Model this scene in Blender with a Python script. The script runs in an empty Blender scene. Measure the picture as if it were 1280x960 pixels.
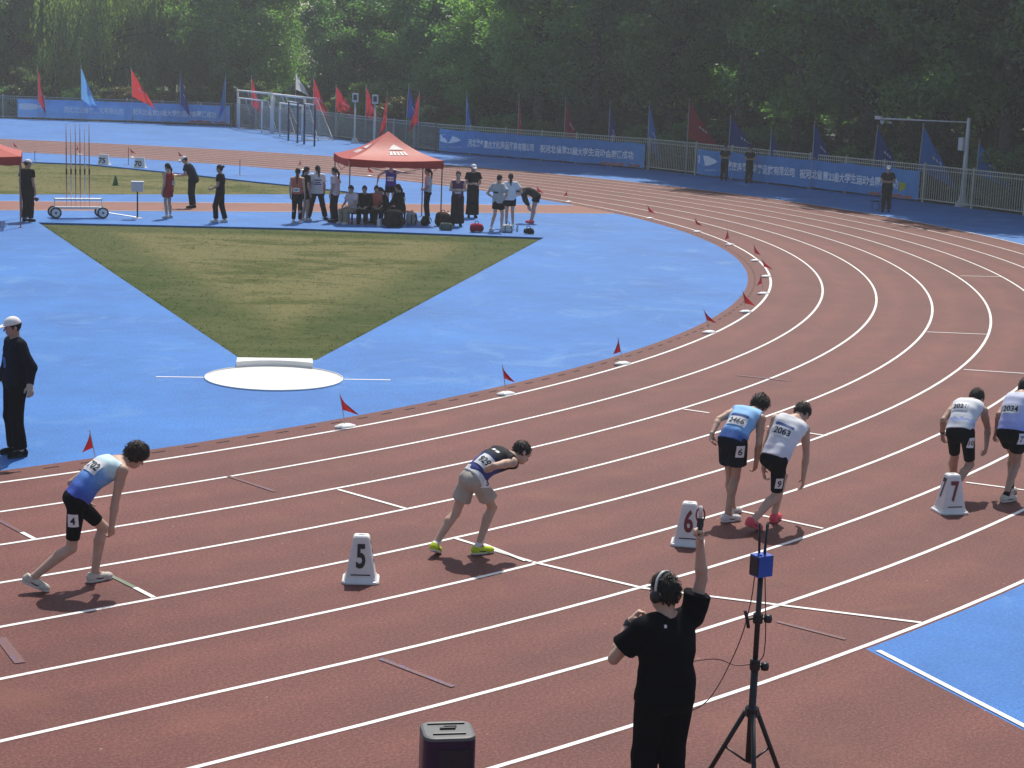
import bpy, math, random
import numpy as np
from mathutils import Vector, Matrix
from mathutils.geometry import tessellate_polygon

random.seed(7)
SC = bpy.context.scene
COL = SC.collection
R = math.radians

# ------------------------------------------------------------------ camera, sky, sun, exposure
CAM_POS = np.array([-7.42943, -55.48966, 5.02721])
CAM_YAW, CAM_PITCH, CAM_ROLL, FOCAL = 0.69908, 0.18117, 0.037, 2205.33
def camera_axes():
    cy, sy, cp, sp = math.cos(CAM_YAW), math.sin(CAM_YAW), math.cos(CAM_PITCH), math.sin(CAM_PITCH)
    f = np.array([sy * cp, cy * cp, -sp]); r = np.array([cy, -sy, 0.0]); u = np.cross(r, f)
    c, s = math.cos(CAM_ROLL), math.sin(CAM_ROLL)
    return c * r + s * u, -s * r + c * u, f
_r, _u, _f = camera_axes()
cam_data = bpy.data.cameras.new("camera"); cam = bpy.data.objects.new("camera", cam_data); COL.objects.link(cam)
cam_data.sensor_width = 36.0; cam_data.lens = FOCAL / 1280 * 36.0; cam_data.clip_end = 3000; cam_data.clip_start = 0.1
cam.matrix_world = Matrix(((_r[0], _u[0], -_f[0], CAM_POS[0]), (_r[1], _u[1], -_f[1], CAM_POS[1]), (_r[2], _u[2], -_f[2], CAM_POS[2]), (0, 0, 0, 1)))
SC.camera = cam

SUN_AZ, SUN_EL = R(50), R(56)       # azimuth from +Y towards +X
world = bpy.data.worlds.new("World"); SC.world = world; world.use_nodes = True
wn = world.node_tree.nodes; wn.clear()
sky = wn.new("ShaderNodeTexSky"); sky.sky_type = 'NISHITA'; sky.sun_disc = False
sky.sun_elevation = SUN_EL; sky.sun_rotation = SUN_AZ; sky.dust_density = 2.0
bg = wn.new("ShaderNodeBackground"); bg.inputs[1].default_value = 0.115
wo = wn.new("ShaderNodeOutputWorld")
world.node_tree.links.new(sky.outputs[0], bg.inputs[0]); world.node_tree.links.new(bg.outputs[0], wo.inputs[0])
sun_data = bpy.data.lights.new("sun", 'SUN'); sun_data.energy = 4.4; sun_data.angle = R(0.53); sun_data.color = (1.0, 0.95, 0.87)
sun = bpy.data.objects.new("sun", sun_data); COL.objects.link(sun)
sdir = Vector((math.sin(SUN_AZ) * math.cos(SUN_EL), math.cos(SUN_AZ) * math.cos(SUN_EL), math.sin(SUN_EL)))
sun.rotation_euler = sdir.to_track_quat('Z', 'Y').to_euler(); sun.location = (30, 20, 60)
SC.view_settings.view_transform = 'Standard'; SC.view_settings.look = 'None'
SC.view_settings.exposure = 0.10; SC.view_settings.gamma = 1.0; SC.view_settings.use_curve_mapping = False
SC.cycles.max_bounces = 6; SC.cycles.transparent_max_bounces = 8; SC.cycles.use_denoising = True

# horizontal picture directions in the place (camera's right and forward on the ground)
F2 = np.array([math.sin(CAM_YAW), math.cos(CAM_YAW), 0.0]); R2 = np.array([math.cos(CAM_YAW), -math.sin(CAM_YAW), 0.0])

# ------------------------------------------------------------------ tags and mesh helpers
def tag(o, label=None, cat=None, group=None, kind=None):
    if label: o["label"] = label
    if cat: o["category"] = cat
    if group: o["group"] = group
    if kind: o["kind"] = kind
    return o
def empty(name, loc=(0, 0, 0), rz=0.0):
    o = bpy.data.objects.new(name, None); COL.objects.link(o); o.location = loc; o.rotation_euler = (0, 0, rz)
    o.empty_display_size = 0.2
    return o
def link_mesh(name, verts, faces, mat, parent=None, smooth=False, loc=None):
    me = bpy.data.meshes.new(name); me.from_pydata([tuple(map(float, v)) for v in verts], [], [tuple(map(int, f)) for f in faces]); me.update()
    if smooth: me.polygons.foreach_set("use_smooth", [True] * len(me.polygons))
    if mat: me.materials.append(mat)
    o = bpy.data.objects.new(name, me); COL.objects.link(o)
    if parent: o.parent = parent
    if loc is not None: o.location = loc
    return o
def copy_tree(o, parent=None):
    c = o.copy(); COL.objects.link(c); c.parent = parent
    for ch in o.children: copy_tree(ch, c)
    return c

class MB:
    def __init__(self): self.v = []; self.f = []
    def add(self, verts, faces):
        n = len(self.v); self.v += [tuple(map(float, p)) for p in verts]; self.f += [tuple(i + n for i in q) for q in faces]; return self
    def box(self, c, s, rot=None):
        vs = []
        for z in (-.5, .5):
            for x, y in ((-.5, -.5), (.5, -.5), (.5, .5), (-.5, .5)):
                p = np.array([x * s[0], y * s[1], z * s[2]])
                if rot is not None: p = rot @ p
                vs.append(np.array(c) + p)
        return self.add(vs, [(3, 2, 1, 0), (4, 5, 6, 7), (0, 1, 5, 4), (1, 2, 6, 5), (2, 3, 7, 6), (3, 0, 4, 7)])
    def tube(self, pts, rad, n=8, caps=True):
        pts = [np.array(p, float) for p in pts]; m = len(pts)
        if not hasattr(rad, '__len__'): rad = [rad] * m
        vs = []; ref = None
        for i in range(m):
            d = pts[min(i + 1, m - 1)] - pts[max(i - 1, 0)]; d = d / (np.linalg.norm(d) + 1e-9)
            if ref is None: ref = np.array([0, 0, 1.0]) if abs(d[2]) < .9 else np.array([1.0, 0, 0])
            a = np.cross(d, ref); a /= np.linalg.norm(a) + 1e-9; b = np.cross(d, a); ref = -b if False else ref
            for k in range(n):
                t = 2 * math.pi * k / n; vs.append(pts[i] + rad[i] * (math.cos(t) * a + math.sin(t) * b))
        fs = [(i * n + k, (i + 1) * n + k, (i + 1) * n + (k + 1) % n, i * n + (k + 1) % n) for i in range(m - 1) for k in range(n)]
        if caps: fs += [tuple(range(n)), tuple((m - 1) * n + n - 1 - k for k in range(n))]
        return self.add(vs, fs)
    def lathe(self, prof, c=(0, 0, 0), n=24, sx=1.0, sy=1.0, sq=0.0):
        """profile of (radius, z); sq>0 squares the section off"""
        vs = []
        for r, z in prof:
            for k in range(n):
                t = 2 * math.pi * k / n; cx, sn = math.cos(t), math.sin(t)
                if sq > 0:
                    e = 1 - sq
                    cx, sn = math.copysign(abs(cx) ** e, cx), math.copysign(abs(sn) ** e, sn)
                vs.append((c[0] + r * cx * sx, c[1] + r * sn * sy, c[2] + z))
        m = len(prof)
        fs = [(i * n + k, i * n + (k + 1) % n, (i + 1) * n + (k + 1) % n, (i + 1) * n + k) for i in range(m - 1) for k in range(n)]
        fs += [tuple(n - 1 - k for k in range(n)), tuple((m - 1) * n + k for k in range(n))]
        return self.add(vs, fs)
    def build(self, name, mat, parent=None, smooth=False, loc=None):
        return link_mesh(name, self.v, self.f, mat, parent, smooth, loc)

def rotz(a):
    c, s = math.cos(a), math.sin(a); return np.array([[c, -s, 0], [s, c, 0], [0, 0, 1.0]])

_text_cache = {}
def text_flat(body, size=1.0, bold=0.0):
    """flat lettering: vertices centred on x, resting on y = 0, scaled so capital height is about 0.7*size"""
    key = (body, bold)
    if key not in _text_cache:
        c = bpy.data.curves.new("t", 'FONT'); c.body = body; c.resolution_u = 3; c.offset = bold
        o = bpy.data.objects.new("t", c); COL.objects.link(o)
        dg = bpy.context.evaluated_depsgraph_get(); ev = o.evaluated_get(dg); me = ev.to_mesh()
        v = np.array([p.co[:2] for p in me.vertices]) if len(me.vertices) else np.zeros((0, 2))
        f = [tuple(p.vertices) for p in me.polygons]
        ev.to_mesh_clear(); bpy.data.objects.remove(o); bpy.data.curves.remove(c)
        if len(v): v[:, 0] -= (v[:, 0].min() + v[:, 0].max()) / 2
        _text_cache[key] = (v, f)
    v, f = _text_cache[key]
    return v * size, f

# ------------------------------------------------------------------ procedural materials
def new_mat(name):
    m = bpy.data.materials.new(name); m.use_nodes = True; nt = m.node_tree
    return m, nt, nt.nodes["Principled BSDF"]
def node(nt, kind, **kw):
    n = nt.nodes.new(kind)
    for k, v in kw.items(): setattr(n, k, v)
    return n
def ramp(nt, stops, src, interp='LINEAR'):
    r = node(nt, "ShaderNodeValToRGB"); r.color_ramp.interpolation = interp
    e = r.color_ramp.elements
    while len(e) < len(stops): e.new(0.5)
    for el, (p, c) in zip(e, stops): el.position = p; el.color = (*c, 1.0)
    nt.links.new(src, r.inputs[0]); return r
def noise(nt, scale, detail=3.0, rough=0.55, coord=None, dist=0.0):
    n = node(nt, "ShaderNodeTexNoise"); n.inputs["Scale"].default_value = scale; n.inputs["Detail"].default_value = detail
    n.inputs["Roughness"].default_value = rough; n.inputs["Distortion"].default_value = dist
    if coord is not None: nt.links.new(coord, n.inputs["Vector"])
    return n
def mix_col(nt, a, b, fac, mode='MIX'):
    m = node(nt, "ShaderNodeMix"); m.data_type = 'RGBA'; m.blend_type = mode
    for sock, v in ((m.inputs["Factor"], fac), (m.inputs["A"], a), (m.inputs["B"], b)):
        if hasattr(v, "is_output"): nt.links.new(v, sock)
        elif isinstance(v, tuple): sock.default_value = (*v, 1.0)
        else: sock.default_value = v
    return m.outputs["Result"]
def plain(name, col, rough=0.6, var=0.12, scale=6.0, bump=0.0, bscale=60.0, metal=0.0, spec=0.5, sub=0.0):
    m, nt, b = new_mat(name)
    co = node(nt, "ShaderNodeTexCoord").outputs["Object"]
    n = noise(nt, scale, 4.0, 0.6, co)
    lo = tuple(max(0, c * (1 - var)) for c in col); hi = tuple(min(1, c * (1 + var)) for c in col)
    r = ramp(nt, [(0.3, lo), (0.7, hi)], n.outputs["Fac"])
    nt.links.new(r.outputs[0], b.inputs["Base Color"])
    b.inputs["Roughness"].default_value = rough; b.inputs["Metallic"].default_value = metal
    b.inputs["Specular IOR Level"].default_value = spec
    if sub: b.inputs["Subsurface Weight"].default_value = sub; b.inputs["Subsurface Radius"].default_value = (.01, .004, .002)
    if bump:
        n2 = noise(nt, bscale, 3.0, 0.6, co); bp = node(nt, "ShaderNodeBump"); bp.inputs["Strength"].default_value = bump; bp.inputs["Distance"].default_value = 0.01
        nt.links.new(n2.outputs["Fac"], bp.inputs["Height"]); nt.links.new(bp.outputs[0], b.inputs["Normal"])
    return m
def rubber(name, dark, mid, light, rough=0.75, grain=260.0, stain=None, bump=0.35, spec=0.35, lanes=False):
    """granulated rubber surface: fine speckle, broad wear, faint stains"""
    m, nt, b = new_mat(name)
    co = node(nt, "ShaderNodeTexCoord").outputs["Object"]
    g1 = noise(nt, grain, 2.0, 0.7, co); g2 = noise(nt, grain * 0.32, 3.0, 0.7, co); wide = noise(nt, 0.35, 5.0, 0.62, co); mid_n = noise(nt, 2.3, 5.0, 0.65, co)
    sp = node(nt, "ShaderNodeMath", operation='ADD'); nt.links.new(g1.outputs["Fac"], sp.inputs[0]); nt.links.new(g2.outputs["Fac"], sp.inputs[1])
    sp2 = node(nt, "ShaderNodeMath", operation='MULTIPLY'); nt.links.new(sp.outputs[0], sp2.inputs[0]); sp2.inputs[1].default_value = 0.5
    c = ramp(nt, [(0.34, dark), (0.5, mid), (0.66, light)], sp2.outputs[0])
    w = ramp(nt, [(0.3, (0.84, 0.84, 0.85)), (0.72, (1.16, 1.15, 1.14))], wide.outputs["Fac"])
    w2 = ramp(nt, [(0.3, (0.93, 0.93, 0.93)), (0.7, (1.07, 1.07, 1.07))], mid_n.outputs["Fac"])
    col = mix_col(nt, c.outputs[0], w.outputs[0], 1.0, 'MULTIPLY'); col = mix_col(nt, col, w2.outputs[0], 1.0, 'MULTIPLY')
    if stain:
        st = noise(nt, 0.55, 6.0, 0.7, co, 1.5); sm = ramp(nt, [(0.54, (0, 0, 0)), (0.74, (0.6, 0.6, 0.6))], st.outputs["Fac"])
        col = mix_col(nt, col, stain, sm.outputs[0])
    if lanes:       # running wear down the middle of each lane, deepest in the inner ones
        sx = node(nt, "ShaderNodeSeparateXYZ"); nt.links.new(co, sx.inputs[0]); mx = node(nt, "ShaderNodeMath", operation='MAXIMUM'); nt.links.new(sx.outputs[0], mx.inputs[0]); mx.inputs[1].default_value = 0.0
        cx = node(nt, "ShaderNodeCombineXYZ"); nt.links.new(mx.outputs[0], cx.inputs[0]); nt.links.new(sx.outputs[1], cx.inputs[1]); ln = node(nt, "ShaderNodeVectorMath", operation='LENGTH'); nt.links.new(cx.outputs[0], ln.inputs[0])
        lf = node(nt, "ShaderNodeMath", operation='MULTIPLY_ADD'); nt.links.new(ln.outputs["Value"], lf.inputs[0]); lf.inputs[1].default_value = 1 / 1.22; lf.inputs[2].default_value = -36.5 / 1.22; fr = node(nt, "ShaderNodeMath", operation='FRACT'); nt.links.new(lf.outputs[0], fr.inputs[0])
        wn_ = noise(nt, 0.8, 5.0, 0.7, co); wr_ = node(nt, "ShaderNodeMath", operation='MULTIPLY_ADD'); nt.links.new(wn_.outputs["Fac"], wr_.inputs[0]); wr_.inputs[1].default_value = 0.7; nt.links.new(fr.outputs[0], wr_.inputs[2])
        lr = ramp(nt, [(0.35, (0.95, 0.95, 0.96)), (0.72, (1.13, 1.13, 1.13)), (1.0, (0.94, 0.94, 0.95))], wr_.outputs[0]); col = mix_col(nt, col, lr.outputs[0], 1.0, 'MULTIPLY')
    # scuffs: short streaks rubbed dark, and scattered pale flecks
    mp = node(nt, "ShaderNodeMapping"); mp.inputs["Rotation"].default_value = (0, 0, 0.5); mp.inputs["Scale"].default_value = (0.5, 3.2, 1); nt.links.new(co, mp.inputs[0])
    sc_n = noise(nt, 1.1, 7.0, 0.75, mp.outputs[0], 0.8); sc_r = ramp(nt, [(0.60, (1, 1, 1)), (0.78, (0.80, 0.80, 0.82))], sc_n.outputs["Fac"]); col = mix_col(nt, col, sc_r.outputs[0], 1.0, 'MULTIPLY')
    vo = node(nt, "ShaderNodeTexVoronoi"); vo.inputs["Scale"].default_value = 2.6; nt.links.new(co, vo.inputs["Vector"]); fl_r = ramp(nt, [(0.018, (0.55, 0.55, 0.55)), (0.035, (0, 0, 0))], vo.outputs["Distance"])
    col = mix_col(nt, col, (0.42, 0.36, 0.33), fl_r.outputs[0])
    nt.links.new(col, b.inputs["Base Color"]); b.inputs["Roughness"].default_value = rough; b.inputs["Specular IOR Level"].default_value = spec
    bp = node(nt, "ShaderNodeBump"); bp.inputs["Strength"].default_value = bump; bp.inputs["Distance"].default_value = 0.004
    nt.links.new(sp2.outputs[0], bp.inputs["Height"]); nt.links.new(bp.outputs[0], b.inputs["Normal"])
    return m
def worn_paint(name, col, under, wear=0.42, scale=24.0):
    m, nt, b = new_mat(name)
    co = node(nt, "ShaderNodeTexCoord").outputs["Object"]
    n = noise(nt, scale, 5.0, 0.7, co); n2 = noise(nt, 1.2, 3.0, 0.5, co)
    ad = node(nt, "ShaderNodeMath", operation='MULTIPLY_ADD'); nt.links.new(n2.outputs["Fac"], ad.inputs[0]); ad.inputs[1].default_value = 0.35; nt.links.new(n.outputs["Fac"], ad.inputs[2])
    f = ramp(nt, [(wear - 0.06 + .17, (0, 0, 0)), (wear + 0.06 + .17, (1, 1, 1))], ad.outputs[0])
    nt.links.new(mix_col(nt, under, col, f.outputs[0]), b.inputs["Base Color"]); b.inputs["Roughness"].default_value = 0.6
    return m
def leaf_mat(name, c_dark, c_light, trans=0.6):
    m = bpy.data.materials.new(name); m.use_nodes = True; nt = m.node_tree; nt.nodes.clear()
    out = node(nt, "ShaderNodeOutputMaterial")
    geo = node(nt, "ShaderNodeNewGeometry"); obj = node(nt, "ShaderNodeObjectInfo")
    a = node(nt, "ShaderNodeMath", operation='MULTIPLY_ADD'); nt.links.new(obj.outputs["Random"], a.inputs[0]); a.inputs[1].default_value = 0.35
    rnd = node(nt, "ShaderNodeMath", operation='MULTIPLY'); nt.links.new(geo.outputs["Random Per Island"], rnd.inputs[0]); rnd.inputs[1].default_value = 0.65
    nt.links.new(rnd.outputs[0], a.inputs[2])
    c = ramp(nt, [(0.0, c_dark), (1.0, c_light)], a.outputs[0])
    d = node(nt, "ShaderNodeBsdfDiffuse"); t = node(nt, "ShaderNodeBsdfTranslucent"); g = node(nt, "ShaderNodeBsdfGlossy"); g.inputs["Roughness"].default_value = 0.45
    tc = mix_col(nt, c.outputs[0], (1.25, 1.8, 0.55), 1.0, 'MULTIPLY')
    nt.links.new(c.outputs[0], d.inputs[0]); nt.links.new(tc, t.inputs[0]); g.inputs[0].default_value = (.9, .95, .9, 1)
    m1 = node(nt, "ShaderNodeMixShader"); m1.inputs[0].default_value = trans; nt.links.new(d.outputs[0], m1.inputs[1]); nt.links.new(t.outputs[0], m1.inputs[2])
    m2 = node(nt, "ShaderNodeMixShader"); m2.inputs[0].default_value = 0.05; nt.links.new(m1.outputs[0], m2.inputs[1]); nt.links.new(g.outputs[0], m2.inputs[2])
    nt.links.new(m2.outputs[0], out.inputs[0]); return m
def cloth(name, col, var=0.10, rough=0.85, trans=0.0):
    m = plain(name, col, rough, var, 9.0, 0.25, 220.0, spec=0.06 if max(col) < .06 else 0.15)
    if trans:
        nt = m.node_tree; b = nt.nodes["Principled BSDF"]; out = nt.nodes["Material Output"]
        t = node(nt, "ShaderNodeBsdfTranslucent"); t.inputs[0].default_value = (*col, 1)
        mx = node(nt, "ShaderNodeMixShader"); mx.inputs[0].default_value = trans
        nt.links.new(b.outputs[0], mx.inputs[1]); nt.links.new(t.outputs[0], mx.inputs[2]); nt.links.new(mx.outputs[0], out.inputs[0])
    return m
def banded(name, stops, attr="along", rough=0.8, nz=0.17, interp='LINEAR'):
    """printed fabric whose colours run along the garment (vertex attribute 'along': 0 hem .. 1 neck)"""
    m, nt, b = new_mat(name)
    at = node(nt, "ShaderNodeAttribute"); at.attribute_name = attr
    co = node(nt, "ShaderNodeTexCoord").outputs["Object"]; n = noise(nt, 14.0, 4.0, 0.7, co)
    ad = node(nt, "ShaderNodeMath", operation='MULTIPLY_ADD'); nt.links.new(n.outputs["Fac"], ad.inputs[0]); ad.inputs[1].default_value = nz * 2
    ad2 = node(nt, "ShaderNodeMath", operation='SUBTRACT'); nt.links.new(at.outputs["Fac"], ad2.inputs[0]); ad2.inputs[1].default_value = nz
    nt.links.new(ad2.outputs[0], ad.inputs[2])
    c = ramp(nt, stops, ad.outputs[0], interp); nt.links.new(c.outputs[0], b.inputs["Base Color"]); b.inputs["Roughness"].default_value = rough
    b.inputs["Specular IOR Level"].default_value = 0.2
    return m

M = {}
M['track'] = rubber("track_rubber", (0.056, 0.015, 0.012), (0.129, 0.038, 0.030), (0.25, 0.105, 0.085), stain=(0.175, 0.068, 0.044), rough=0.7, grain=110.0, spec=0.26, lanes=True)
M['runway'] = rubber("runway_rubber", (0.13, 0.045, 0.03), (0.215, 0.082, 0.055), (0.31, 0.135, 0.095), rough=0.7)
M['blue'] = rubber("blue_rubber", (0.020, 0.100, 0.33), (0.032, 0.155, 0.45), (0.056, 0.225, 0.55), stain=(0.13, 0.28, 0.50), rough=0.68, grain=85.0, spec=0.26)
M['line'] = worn_paint("line_paint", (0.77, 0.755, 0.72), (0.42, 0.30, 0.27), 0.375, 45.0)
M['whitepaint'] = plain("white_enamel", (0.78, 0.78, 0.76), 0.4, 0.05, 5.0)
M['concrete'] = plain("white_concrete", (0.68, 0.665, 0.62), 0.8, 0.14, 2.2, 0.3, 40.0)
M['edge'] = plain("edging", (0.06, 0.07, 0.05), 0.9, 0.2, 8.0)
M['slot'] = plain("drain_dark", (0.035, 0.012, 0.012), 0.9, 0.2, 8.0)
M['soil'] = plain("soil", (0.055, 0.075, 0.028), 0.95, 0.4, 0.4, 0.4, 6.0)
M['bluemark'] = worn_paint("worn_blue_mark", (0.035, 0.11, 0.40), (0.125, 0.037, 0.029), 0.615, 30.0)
M['greenmark'] = worn_paint("green_mark", (0.13, 0.17, 0.10), (0.2, 0.09, 0.07), 0.35, 30.0)
M['black'] = plain("black_plastic", (0.012, 0.012, 0.014), 0.45, 0.2, 8.0)
M['steel'] = plain("grey_steel", (0.42, 0.43, 0.44), 0.4, 0.08, 6.0, metal=0.6)
M['galv'] = plain("pale_post", (0.60, 0.61, 0.60), 0.45, 0.08, 4.0)
M['cream'] = plain("cream_railing", (0.52, 0.50, 0.38), 0.5, 0.10, 3.0)
M['dullrail'] = plain("grey_railing", (0.36, 0.37, 0.35), 0.55, 0.12, 3.0)
# ------------------------------------------------------------------ setting: ground, paving, track, grass
R_IN, R_L1, LW = 35.95, 36.5, 1.22
R_OUT = R_L1 + 8 * LW + 0.05
def arc(r, a0, a1, n): return [(r * math.cos(t), r * math.sin(t)) for t in np.linspace(a0, a1, n)]
def bend_loop(r, x0, x1, n=181):
    """a lane line: near straight, bend, far straight (2-D points)"""
    return [(x, -r) for x in np.linspace(x0, -0.5, 20)] + arc(r, -math.pi / 2, math.pi / 2, n) + [(x, r) for x in np.linspace(-0.5, x1, 20)]
def poly_sheet(name, loops, z, mat, parent=None, skirt=0.0):
    pts = [Vector((p[0], p[1], 0)) for l in loops for p in l]
    tris = tessellate_polygon([[Vector((p[0], p[1], 0)) for p in l] for l in loops])
    vs = [(p.x, p.y, z) for p in pts]; fs = []
    for a, b, c in tris:
        n = (pts[b] - pts[a]).cross(pts[c] - pts[a]).z
        if abs(n) < 1e-9: continue
        fs.append((a, b, c) if n > 0 else (a, c, b))
    if skirt:
        base = 0
        for l in loops:
            k = len(l); o = len(vs); vs += [(p[0], p[1], z - skirt) for p in l]
            fs += [(base + i, base + (i + 1) % k, o + (i + 1) % k, o + i) for i in range(k)]; base += k
    return link_mesh(name, vs, fs, mat, parent)
def ribbon(name, pts, w, z, mat, parent=None):
    pts = [np.array([p[0], p[1]]) for p in pts]; vs = []; m = len(pts)
    for i in range(m):
        d = pts[min(i + 1, m - 1)] - pts[max(i - 1, 0)]; d /= np.linalg.norm(d); n = np.array([-d[1], d[0]]) * w / 2
        vs += [(*(pts[i] + n), z), (*(pts[i] - n), z)]
    return link_mesh(name, vs, [(2 * i + 1, 2 * i + 3, 2 * i + 2, 2 * i) for i in range(m - 1)], mat, parent)

tag(link_mesh("ground", [(-260, -260, -.12), (300, -260, -.12), (300, 320, -.12), (-260, 320, -.12)], [(0, 1, 2, 3)], M['soil']), kind='structure', label='bare dark earth and low weeds beyond the fence')
sector = [(7.68, -30.47), (8.72, -31.19), (26.15, -16.75), (20.46, -11.93), (14.43, -8.24)]
field2 = [(5, 4.0), (17.33, 0.95), (25.42, -1.01), (30.3, -2.0), (29.9, 1.6), (29.32, 4.26), (28.6, 9.0), (27.35, 14.7), (24.44, 17.1), (14, 26), (5, 27)]
infield_loop = [(-16, -R_IN)] + [(x, -R_IN) for x in (-8, -0.5)] + arc(R_IN, -math.pi / 2, math.pi / 2, 181) + [(-0.5, R_IN), (-16, R_IN)]
tag(poly_sheet("infield_paving", [infield_loop, sector[::-1], field2[::-1]], 0.0, M['blue'], skirt=0.10), kind='structure', label='blue rubber paving of the D area inside the bend')
tag(poly_sheet("football_field", [[(-60, -R_IN), (-16, -R_IN), (-16, R_IN), (-60, R_IN)]], -0.01, M['soil']), kind='structure', label='field beyond the blue D area')
inner = bend_loop(R_IN, -50, -50); outer = bend_loop(R_OUT, -50, -50)
vs = [(x, y, 0) for x, y in inner] + [(x, y, 0) for x, y in outer]; k = len(inner)
track = tag(link_mesh("running_track", vs, [(i, k + i, k + i + 1, i + 1) for i in range(k - 1)], M['track']), kind='structure', label='dull red running track with eight white-lined lanes')
FENCE = [(30.0, 66.0), (42.4, 57.4), (49.2, 53.0), (54.8, 48.6), (54.5, 42.5), (53.9, 36.9), (52.9, 31.6), (51.9, 26.3), (51.2, 21.4), (52.4, 14.0), (53.5, 7.2), (53.1, 3.6), (52.0, -4.4), (51.1, -11.2), (49.9, -16.8), (47.0, -26.0), (41.0, -37.0)]
BL0, BL1 = (4.70, -46.09), (2.3, -55.5)
ap = arc(R_OUT, -1.4692, 1.75, 180)
apron = [(BL0[0] + .01, -46.076)] + ap + [(-5, 60), (20, 72)] + [(x + .3, y + .1) for x, y in FENCE] + [(30, -50), (14, -57), BL1]
tag(poly_sheet("outer_paving", [apron], 0.0, M['blue']), kind='structure', label='blue rubber strip outside the track up to the fence')
red_ap = [(-50, -R_OUT), (-0.5, -R_OUT)] + arc(R_OUT, -math.pi / 2, -1.4692, 12) + [(BL0[0] + .01, -46.08), BL1, (-4, -58), (-50, -58)]
tag(poly_sheet("red_apron", [red_ap], -0.0005, M['track']), kind='structure', label='red rubber apron outside lane eight by the starter')
for i in range(9):
    lp = bend_loop(R_L1 + i * LW, -50, -50)
    ribbon("lane_line", lp, 0.05 if i else 0.055, 0.004, M['line'], track)
ribbon("block_line", [(BL0[0] + .06, BL0[1] - .08), BL1], 0.06, 0.008, M['line'], track)
def mark(a, b, w=0.05, mat='line', name="start_mark", z=0.0075): ribbon(name, [a, b], w, z, M[mat], track)
def radial(x, y, r0, r1, w=0.05, mat='line', z=0.0075, name="start_mark"):
    t = math.atan2(y, x); mark((r0 * math.cos(t), r0 * math.sin(t)), (r1 * math.cos(t), r1 * math.sin(t)), w, mat, name, z)
mark((3.96, -41.57), (3.93, -42.30), z=.011); mark((3.85, -41.20), (3.97, -42.34)); mark((3.97, -42.36), (4.29, -43.61)); mark((4.29, -43.63), (5.75, -45.88))
for (a, b) in (((4.0, -38.80), (4.15, -39.94)), ((7.37, -41.99), (7.61, -43.10)), ((10.96, -42.58), (11.42, -43.58)), ((11.18, -37.36), (11.32, -37.75)), ((11.35, -38.87), (11.60, -39.76)), ((21.33, -34.09), (22.25, -34.90)), ((18.19, -37.26), (18.9, -38.1)), ((30.41, -28.22), (31.33, -28.82))):
    mark(a, b)
mark((0.15, -38.62), (0.15, -38.93)); mark((0.15, -38.0), (0.15, -38.6), .05, 'bluemark')
mark((0.21, -40.98), (0.21, -41.35)); mark((0.20, -40.45), (0.21, -40.97), .05, 'greenmark')
for a, b, w in (((0.97, -43.90), (1.07, -44.78), .05), ((4.62, -45.1), (4.76, -45.8), .05), ((-1.42, -41.66), (-1.55, -42.34), .09), ((3.25, -37.55), (3.32, -38.5), .05), ((14.1, -35.7), (14.5, -36.5), .07)):
    mark(a, b, w, 'bluemark', "worn_mark")
# drainage slots between the blue paving and the first lane line
slot_me = None
for i in range(230):
    t = -math.pi / 2 + 0.005 + i * 0.5 / 36.12
    if t > 0.75: break
    if slot_me is None:
        o = MB().box((0, 0, 0), (0.035, 0.20, 0.002)).build("drain_slot", M['slot'], track); slot_me = o.data
    else:
        o = bpy.data.objects.new("drain_slot", slot_me); COL.objects.link(o); o.parent = track
    o.location = (36.12 * math.cos(t), 36.12 * math.sin(t), 0.003); o.rotation_euler = (0, 0, t)

# javelin runway across the D
dr = np.array([0.942, -0.3365]); lo0 = np.array([14.94, -4.48]) - dr * 24; hi0 = np.array([16.32, -1.45]) - dr * 24
def hit(p):
    t = 0
    while np.hypot(*(p + dr * t)) < R_IN - 0.02 or t < 20: t += 0.02
    return p + dr * t
lo1, hi1 = hit(lo0), hit(hi0)
a0, a1 = math.atan2(lo1[1], lo1[0]), math.atan2(hi1[1], hi1[0])
runway = tag(poly_sheet("javelin_runway", [[tuple(lo0)] + arc(R_IN - 0.02, a0, a1, 12) + [tuple(hi0)]], 0.004, M['runway']), kind='structure', label='orange red javelin runway crossing the blue D')
ribbon("runway_line", [lo0 + [0, .05], lo1 + [-.05, .05]], 0.05, 0.008, M['line'], runway)
ribbon("runway_line", [hi0 - [0, .05], hi1 - [.05, .05]], 0.05, 0.008, M['line'], runway)

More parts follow.
